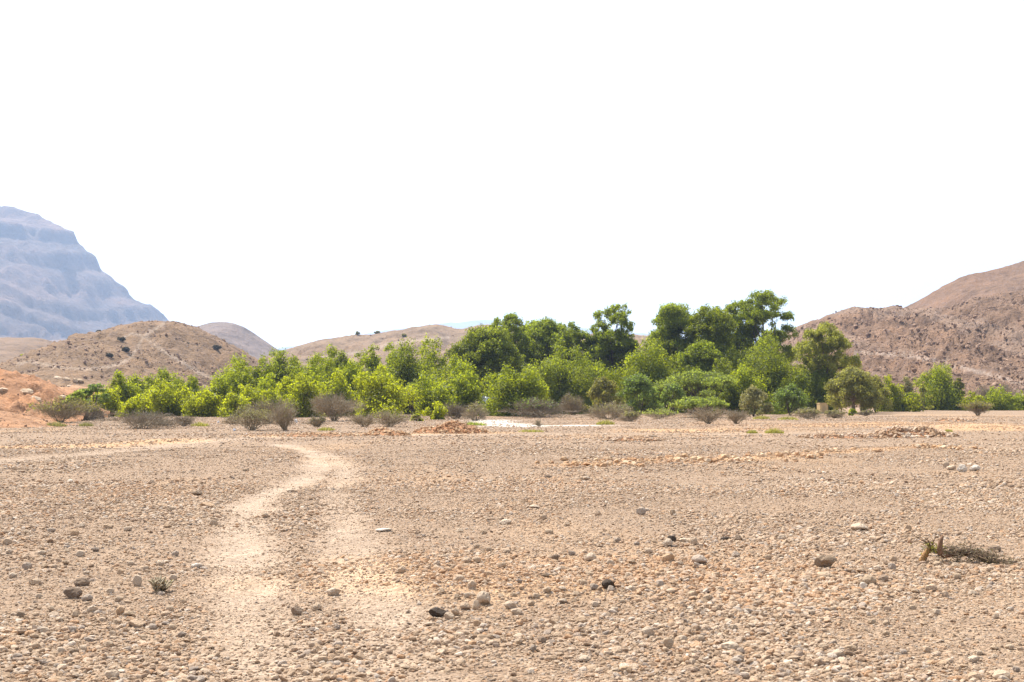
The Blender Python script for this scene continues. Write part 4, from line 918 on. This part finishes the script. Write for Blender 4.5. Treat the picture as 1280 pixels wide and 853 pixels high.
S('thorn_shrub', 'bare grey fan-shaped thorn bush next to the umbrella-shaped one', 920, 530, 27, 20, 821, 'twig', None, 0, 'fan')
S('thorn_shrub', 'grey-green shrub between the dark olive bush and the yellow box', 1010, 524, 40, 15, 822, 'twig', 'drygreen', 1500, 'dome')
S('thorn_shrub', 'low olive shrub in front of the yellow box', 1045, 523, 26, 11, 823, 'twig', 'drygreen', 900, 'dome')
S('thorn_shrub', 'small grey shrub at the foot of the olive tree', 1082, 520, 18, 8, 824, 'twigdark', 'drygreen', 300, 'dome')
S('thorn_shrub', 'low olive-green shrub on bare ground before the hill', 1222, 520, 30, 19, 825, 'twig', 'olive', 1700, 'fan')
S('thorn_shrub', 'pale grey shrub below the tall yellow-green hill-foot tree', 1190, 513, 24, 11, 826, 'twig', 'drygreen', 500, 'dome')
S('thorn_shrub', 'grey shrub beside the slim dark olive tree', 1203, 511, 22, 15, 827, 'twig', 'olive', 700, 'dome')
S('thorn_shrub', 'broad grey leafless acacia on the lower hillside', 1243, 509, 44, 37, 828, 'twigdark', 'drygreen', 300, 'fan', D=172, n=3000)
S('thorn_shrub', 'small bare bush under the yellow trees', 292, 531, 24, 12, 829, 'twig', None, 0, 'dome')
S('thorn_shrub', 'small brown brush on the white sandy patch', 673, 533, 9, 9, 830, 'twig', None, 0, 'dome', n=500)
S('thorn_shrub', 'dry wispy weed on gravel between cobbles and track', 199, 740, 30, 22, 831, 'twig', 'grass', 60, 'fan', n=90, twl=0.10)
# grass
tuft('yellow-green grass tuft in front of the pinkish grey shrub', 757, 531, 24, 7, 841)
tuft('green grass strip behind the tall orange heap', 592, 532, 34, 6, 842, 'bright')
tuft('thin dry grass at the edge of the white sandy patch', 664, 540, 32, 4, 843)
tuft('yellow grass tuft on the sandy band right of centre', 968, 542, 24, 8, 844)
tuft('small dry grass tuft beside the yellow grass tuft', 940, 542, 14, 5, 845)
tuft('olive grass under the feathery olive shrub', 70, 533, 26, 7, 846, 'drygreen')
tuft('olive grass below the dark olive-grey shrub', 108, 533, 18, 6, 847, 'drygreen')
tuft('green weeds at the foot of the straw-coloured brush', 408, 538, 22, 5, 848)
tuft('low green weeds near the bare fan-shaped bush', 952, 524, 22, 5, 849)
tuft('low green weeds before the dark olive bush', 985, 525, 26, 5, 850)
tuft('green tuft on top of the brown rubble heap', 1186, 540, 10, 4, 851, n=200)
tuft('dry weeds between the pale rocks below yellow trees', 250, 533, 24, 6, 852)
# dark bushes on the footpath hill and the mid ridge
for k, (px, py, wp, lab) in enumerate([(158, 440, 9, 'dark bush on the hillside beside the descending footpath'), (138, 447, 6, 'small dark bush low on the footpath hill'), (122, 417, 6, 'dark bush on the left crest of the footpath hill'), (112, 422, 5, 'smaller dark bush just below the crest bush'), (270, 437, 8, 'dark bush on the right shoulder of the footpath hill'), (152, 428, 8, 'grey-brown bush above the footpath fork'), (228, 432, 7, 'brown bush midway up the footpath hill')]):
    p = hill_at(FOOT, px, py); rr = np.random.default_rng(880 + k); W = wp * p[1] / F; cl = [(rr.normal(0, W * .25), rr.normal(0, W * .25), W * rr.uniform(.15, .5), W * .22, W * .2, rr.random() * .5) for i in range(14)]
    root = empty('hill_bush', tuple(p)); tag(root, lab, 'bush'); link('foliage', crown_mesh('foliage', rr, cl, 0.28, 60, M['twigleaf'] if 'twigleaf' in M else M['deep']), None, root)
    b = MB(); [limb(b, (0, 0, -0.3), c[:3], 0.06, 0.02, rr) for c in cl[:5]]; me = b.mesh('stem'); me.materials.append(M['bark']); link('stem', me, None, root)
MID = 'long low tan ridge behind the green trees'
for k, (px, py, lab) in enumerate([(446, 419, 'tiny dark bush on the crest of the long tan ridge'), (472, 417, 'second tiny dark bush along the long tan ridge crest'), (505, 419, 'tiny bush just below the long tan ridge crest')]):
    p = hill_at(MID, px, py); rr = np.random.default_rng(890 + k); W = 5 * p[1] / F; cl = [(rr.normal(0, W * .25), rr.normal(0, W * .25), W * rr.uniform(.15, .5), W * .22, W * .2, rr.random() * .5) for i in range(12)]
    root = empty('hill_bush', tuple(p)); tag(root, lab, 'bush'); link('foliage', crown_mesh('foliage', rr, cl, 0.4, 50, M['olive']), None, root)
for k, (px, py, lab) in enumerate([(29, 450, 'tiny yellow-green tree by the hill track'), (35, 449, 'second tiny yellow-green tree by the hill track')]):
    p = hill_at(FOOT, px, py); rr = np.random.default_rng(895 + k); Ht = 6 * p[1] / F; cl = [(rr.normal(0, .2), rr.normal(0, .2), Ht * rr.uniform(.25, .9), .32, .35, rr.uniform(.4, .9)) for i in range(14)]
    root = empty('young_tree', tuple(p)); tag(root, lab, 'tree'); link('crown', crown_mesh('crown', rr, cl, 0.22, 60, M['yellow']), None, root)
    b = MB(); limb(b, (0, 0, -0.2), (0, 0, Ht * .8), 0.05, 0.02, rr); me = b.mesh('trunk'); me.materials.append(M['bark']); link('trunk', me, None, root)

# ------------------------------------------------------------------ dead branch on the gravel
def dead_branch():
    D = gp(1185, 700)[1]; s = D / F; x0, y0, z0 = gp(1185, 703); rr = np.random.default_rng(31)
    root = empty('dead_branch', (x0, y0, z0)); tag(root, 'dead branch with orange broken stump and drooping grey twigs', 'branch')
    def P(px, py, dy=0.0): return np.array([(px - 1185) * s, dy, (703 - py) * s * 1.0])
    b = MB(); b.tube([P(1151, 704, -.02), P(1153, 701, -.01), P(1155, 697), P(1158, 694, .01), P(1160, 690), P(1163, 687, .02), P(1167, 684, .03)], [.02, .036, .026, .033, .024, .026, .014], 8); me = b.mesh('stump', True); me.materials.append(M['wood_o']); link('stump', me, None, root)
    b = MB(); b.tube([P(1177, 670, -.05), P(1174, 676, -.06), P(1173, 683, -.06), P(1173, 691, -.06), P(1178, 695, -.06), P(1187, 694, -.05)], [.012, .022, .026, .03, .024, .014], 8); me = b.mesh('broken_limb', True); me.materials.append(M['wood_b']); link('broken_limb', me, None, root)
    b = MB()
    spine = [P(1160, 686, .03), P(1170, 690, .02), P(1185, 692), P(1200, 690, .0), P(1215, 692, -.02), P(1228, 698, -.04), P(1240, 706, -.05)]
    b.tube(spine, [.016, .018, .016, .014, .011, .008, .005], 6)
    sp = np.array(spine); t = np.linspace(0, 1, len(sp)); tips = []
    for k in range(260):
        u = 0.22 + 0.78 * rr.random() ** 0.8; p = np.array([np.interp(u, t, sp[:, a]) for a in range(3)]) + rr.normal(size=3) * np.array([.015, .03, .012])
        d = rr.normal(size=3) * np.array([.09, .08, .045]) + np.array([0.05 if u > .2 else -.03, 0, -.005]); q = p + d; q[2] = max(q[2], 0.01)
        limb(b, p, q, .005, .002, rr, .1, 3, 3); tips.append(q)
    for k in range(16): p = P(1166, 684, .03); q = p + np.array([rr.uniform(-.22, .05), rr.normal(0, .08), rr.uniform(0.0, .14)]); limb(b, p, q, .005, .002, rr, .08, 3, 4)
    for k in range(5): p = P(1180, 688, .03); q = p + np.array([rr.uniform(.05, .16), rr.normal(0, .05), rr.uniform(0.02, .07)]); limb(b, p, q, .005, .002, rr, .08, 3, 4)
    me = b.mesh('twigs'); me.materials.append(M['twig_g']); link('twigs', me, None, root)
    T = np.array(tips); T = np.repeat(T, 3, 0) + rr.normal(size=(len(T) * 3, 3)) * .018; T[:, 2] = np.maximum(T[:, 2], .008)
    V, q = leaf_quads(rr, T, np.tile([0, 0, 1.0], (len(T), 1)), .012, 2.6, 1.0); me = mesh_np('leaves', V, [q]); fattr(me, 'tint', np.repeat(rr.random(len(T)), 3)); me.materials.append(M['deadleaf']); link('leaves', me, None, root)
    T = P(1164, 686, .02) + rr.normal(size=(120, 3)) * np.array([.06, .05, .035]); T[:, 2] = np.maximum(T[:, 2], .02)
    V, q = leaf_quads(rr, T, np.tile([0, 0, 1.0], (len(T), 1)), .016, 2.6, 1.0); me = mesh_np('green_leaves', V, [q]); fattr(me, 'tint', np.repeat(rr.random(len(T)), 3)); me.materials.append(M['olive']); o = link('green_leaves', me, None, root)
M['wood_o'] = mat_plain('orange_wood', (0.27, 0.145, 0.055), 0.8, 14)
M['wood_b'] = mat_plain('brown_wood', (0.17, 0.095, 0.055), 0.85, 14)
M['twig_g'] = mat_plain('weathered_twig', (0.16, 0.11, 0.07), 0.9, 10)
M['deadleaf'] = mat_leaf('withered_leaf', (0.16, 0.125, 0.065), (0.14, 0.12, 0.05), 0.25, 0.7)
dead_branch()

# ------------------------------------------------------------------ small man-made things
def yellow_box():
    D = 134.0; x, _, z = base_of(1028, D=D)[0], 0, 0; z = gz(x, D); W = 11 * D / F; H = top_h(504, D, z)
    root = empty('masonry_box', (x, D, z)); tag(root, 'small pale yellow masonry box half hidden by shrubs', 'box')
    m1 = mat_plain('yellow_plaster', (0.50, 0.38, 0.20), 0.9, 3, 0.12); m2 = mat_plain('grey_concrete', (0.42, 0.36, 0.27), 0.9, 3, 0.12)
    for nm, c, d, m in (('wall', (0, 0, H * .46), (W, W * .8, H * .92 + .2), m1), ('lid', (0, 0, H * .96), (W * 1.06, W * .86, H * .08), m1), ('plinth', (0, 0, 0.03), (W * 1.12, W * .92, .16), m2)):
        b = MB(); b.box(c, d, 0.25); me = b.mesh(nm); me.materials.append(m); link(nm, me, None, root)
    b = MB(); b.box((-.03 * math.cos(.25) + W * .4 * math.sin(.25), -W * .4 * math.cos(.25) - .012, H * .45), (W * .4, .03, H * .6), .25); me = b.mesh('door'); me.materials.append(mat_plain('faded_metal', (.38, .30, .17), .6, 3, .1)); link('door', me, None, root)
yellow_box()
def parked_car():
    x, y, z = base_of(609, D=117.0); root = empty('parked_car', (x, y + 1.0, z), R(62)); tag(root, 'pale car parked in deep shade under the trees', 'car')
    paint = NT('car_paint'); paint = paint.out(paint.bsdf((0.55, 0.62, 0.68), 0.25, None, 0.5)); glass = NT('car_glass'); glass = glass.out(glass.bsdf((0.02, 0.03, 0.035), 0.05, None, 0.6))
    rub = mat_plain('tyre_rubber', (.02, .02, .02), .8); met = NT('wheel_metal'); met = met.out(met.bsdf((.4, .4, .4), .4))
    lamp = NT('lamp_glass'); lamp = lamp.out(lamp.bsdf((.7, .7, .68), .1, None, .6))
    def prism(name, prof, w0, w1, mat, par=root):
        pr = np.array(prof); n = len(pr); wv = np.interp(pr[:, 1], [.35, 1.0, 1.75], [w0, w0, w1])
        v = np.vstack([np.stack([pr[:, 0], -wv / 2, pr[:, 1]], -1), np.stack([pr[:, 0], wv / 2, pr[:, 1]], -1)]); me = bpy.data.meshes.new(name)
        f = [tuple(range(n)), tuple(range(2 * n - 1, n - 1, -1))] + [(i, i + n, (i + 1) % n + n, (i + 1) % n) for i in range(n)]
        me.from_pydata([tuple(p) for p in v], [], f); me.update(); me.materials.append(mat); return link(name, me, None, par)
    prism('body', [(-2.2, .42), (2.2, .42), (2.25, .7), (2.15, .98), (1.05, 1.05), (.35, 1.62), (-1.5, 1.66), (-2.1, 1.08), (-2.25, .85)], 1.8, 1.35, paint)
    for sy in (-1, 1):
        for x0, x1, x2, x3 in ((.1, .85, .25, .1), (-.95, -.02, -.02, -.95), (-1.75, -1.05, -1.05, -1.4)):
            yb, yt = sy * .905, sy * .735; me = bpy.data.meshes.new('side_window'); me.from_pydata([(x0, yb, 1.08), (x1, yb, 1.08), (x2, yt, 1.54), (x3, yt, 1.54)], [], [(0, 1, 2, 3)]); me.materials.append(glass); link('side_window', me, None, root)
        for wx in (-1.4, 1.4):
            t = MB(); t.tube([(wx, sy * .72, .33), (wx, sy * .93, .33)], .33, 18); me = t.mesh('wheel', True); me.materials.append(rub); wo_ = link('wheel', me, None, root)
            t = MB(); t.tube([(wx, sy * .9, .33), (wx, sy * .94, .33)], .2, 14); me = t.mesh('rim', True); me.materials.append(met); link('rim', me, None, wo_)
        t = MB(); t.box((2.2, sy * .62, .82), (.12, .36, .16)); me = t.mesh('headlight'); me.materials.append(lamp); link('headlight', me, None, root)
    for nm, q in (('windscreen', [(1.03, -.86, 1.09), (1.03, .86, 1.09), (.41, .70, 1.58), (.41, -.70, 1.58)]), ('rear_window', [(-2.07, .84, 1.14), (-2.07, -.84, 1.14), (-1.56, -.68, 1.62), (-1.56, .68, 1.62)])):
        me = bpy.data.meshes.new(nm); me.from_pydata([(p[0] + (.03 if p[0] > 0 else -.03), p[1], p[2] + .02) for p in q], [], [(0, 1, 2, 3)]); me.materials.append(glass); link(nm, me, None, root)
parked_car()
mw = mat_plain('white_plastic', (.75, .77, .8), .5, 6, .08); mb = mat_plain('pale_blue_plastic', (.35, .6, .75), .5, 6, .08)
for k, (px, py, wp, hp, m, lab) in enumerate([(345, 525, 4, 6, mb, 'pale blue plastic bag caught before the grey thorn tree'), (370, 529, 4, 4, mw, 'white litter scrap beside the bare fan-shaped thorn bush'), (293, 539, 4, 4, mw, 'white litter scrap on open ground by the green-topped bush'), (273, 529, 3, 3, mw, 'tiny white litter scrap beneath the yellow trees'), (788, 520, 3, 3, mw, 'white litter scrap in the pinkish grey shrub')]):
    x, y, z = gp(px, py); v, f = stone_verts(np.random.default_rng(900 + k), 2, 0.8, 3, 0.14); v[:, 2] -= v[:, 2].min(); v *= np.array([wp, wp, hp * 1.2]) * y / F * 0.5
    me = mesh_np('plastic_bag', v, [f]); me.materials.append(m); o = link('plastic_bag', me); o.location = (x, y, z - 0.01); tag(o, lab, 'litter')

# ------------------------------------------------------------------ haze: one even box of dusty air round everything
def haze():
    b = MB(); b.box((0, 0, 560), (21600, 21600, 1200)); me = b.mesh('haze'); m = bpy.data.materials.new('dusty_air'); m.use_nodes = True; t = m.node_tree; t.nodes.clear()
    pv = t.nodes.new('ShaderNodeVolumePrincipled'); pv.inputs['Color'].default_value = (0.50, 0.685, 1.0, 1); pv.inputs['Density'].default_value = 0.00015; pv.inputs['Anisotropy'].default_value = 0.3
    o = t.nodes.new('ShaderNodeOutputMaterial'); t.links.new(pv.outputs[0], o.inputs['Volume']); me.materials.append(m)
    tag(link('haze', me), 'pale blue dusty haze over the whole valley', 'haze', kind='stuff')
haze()
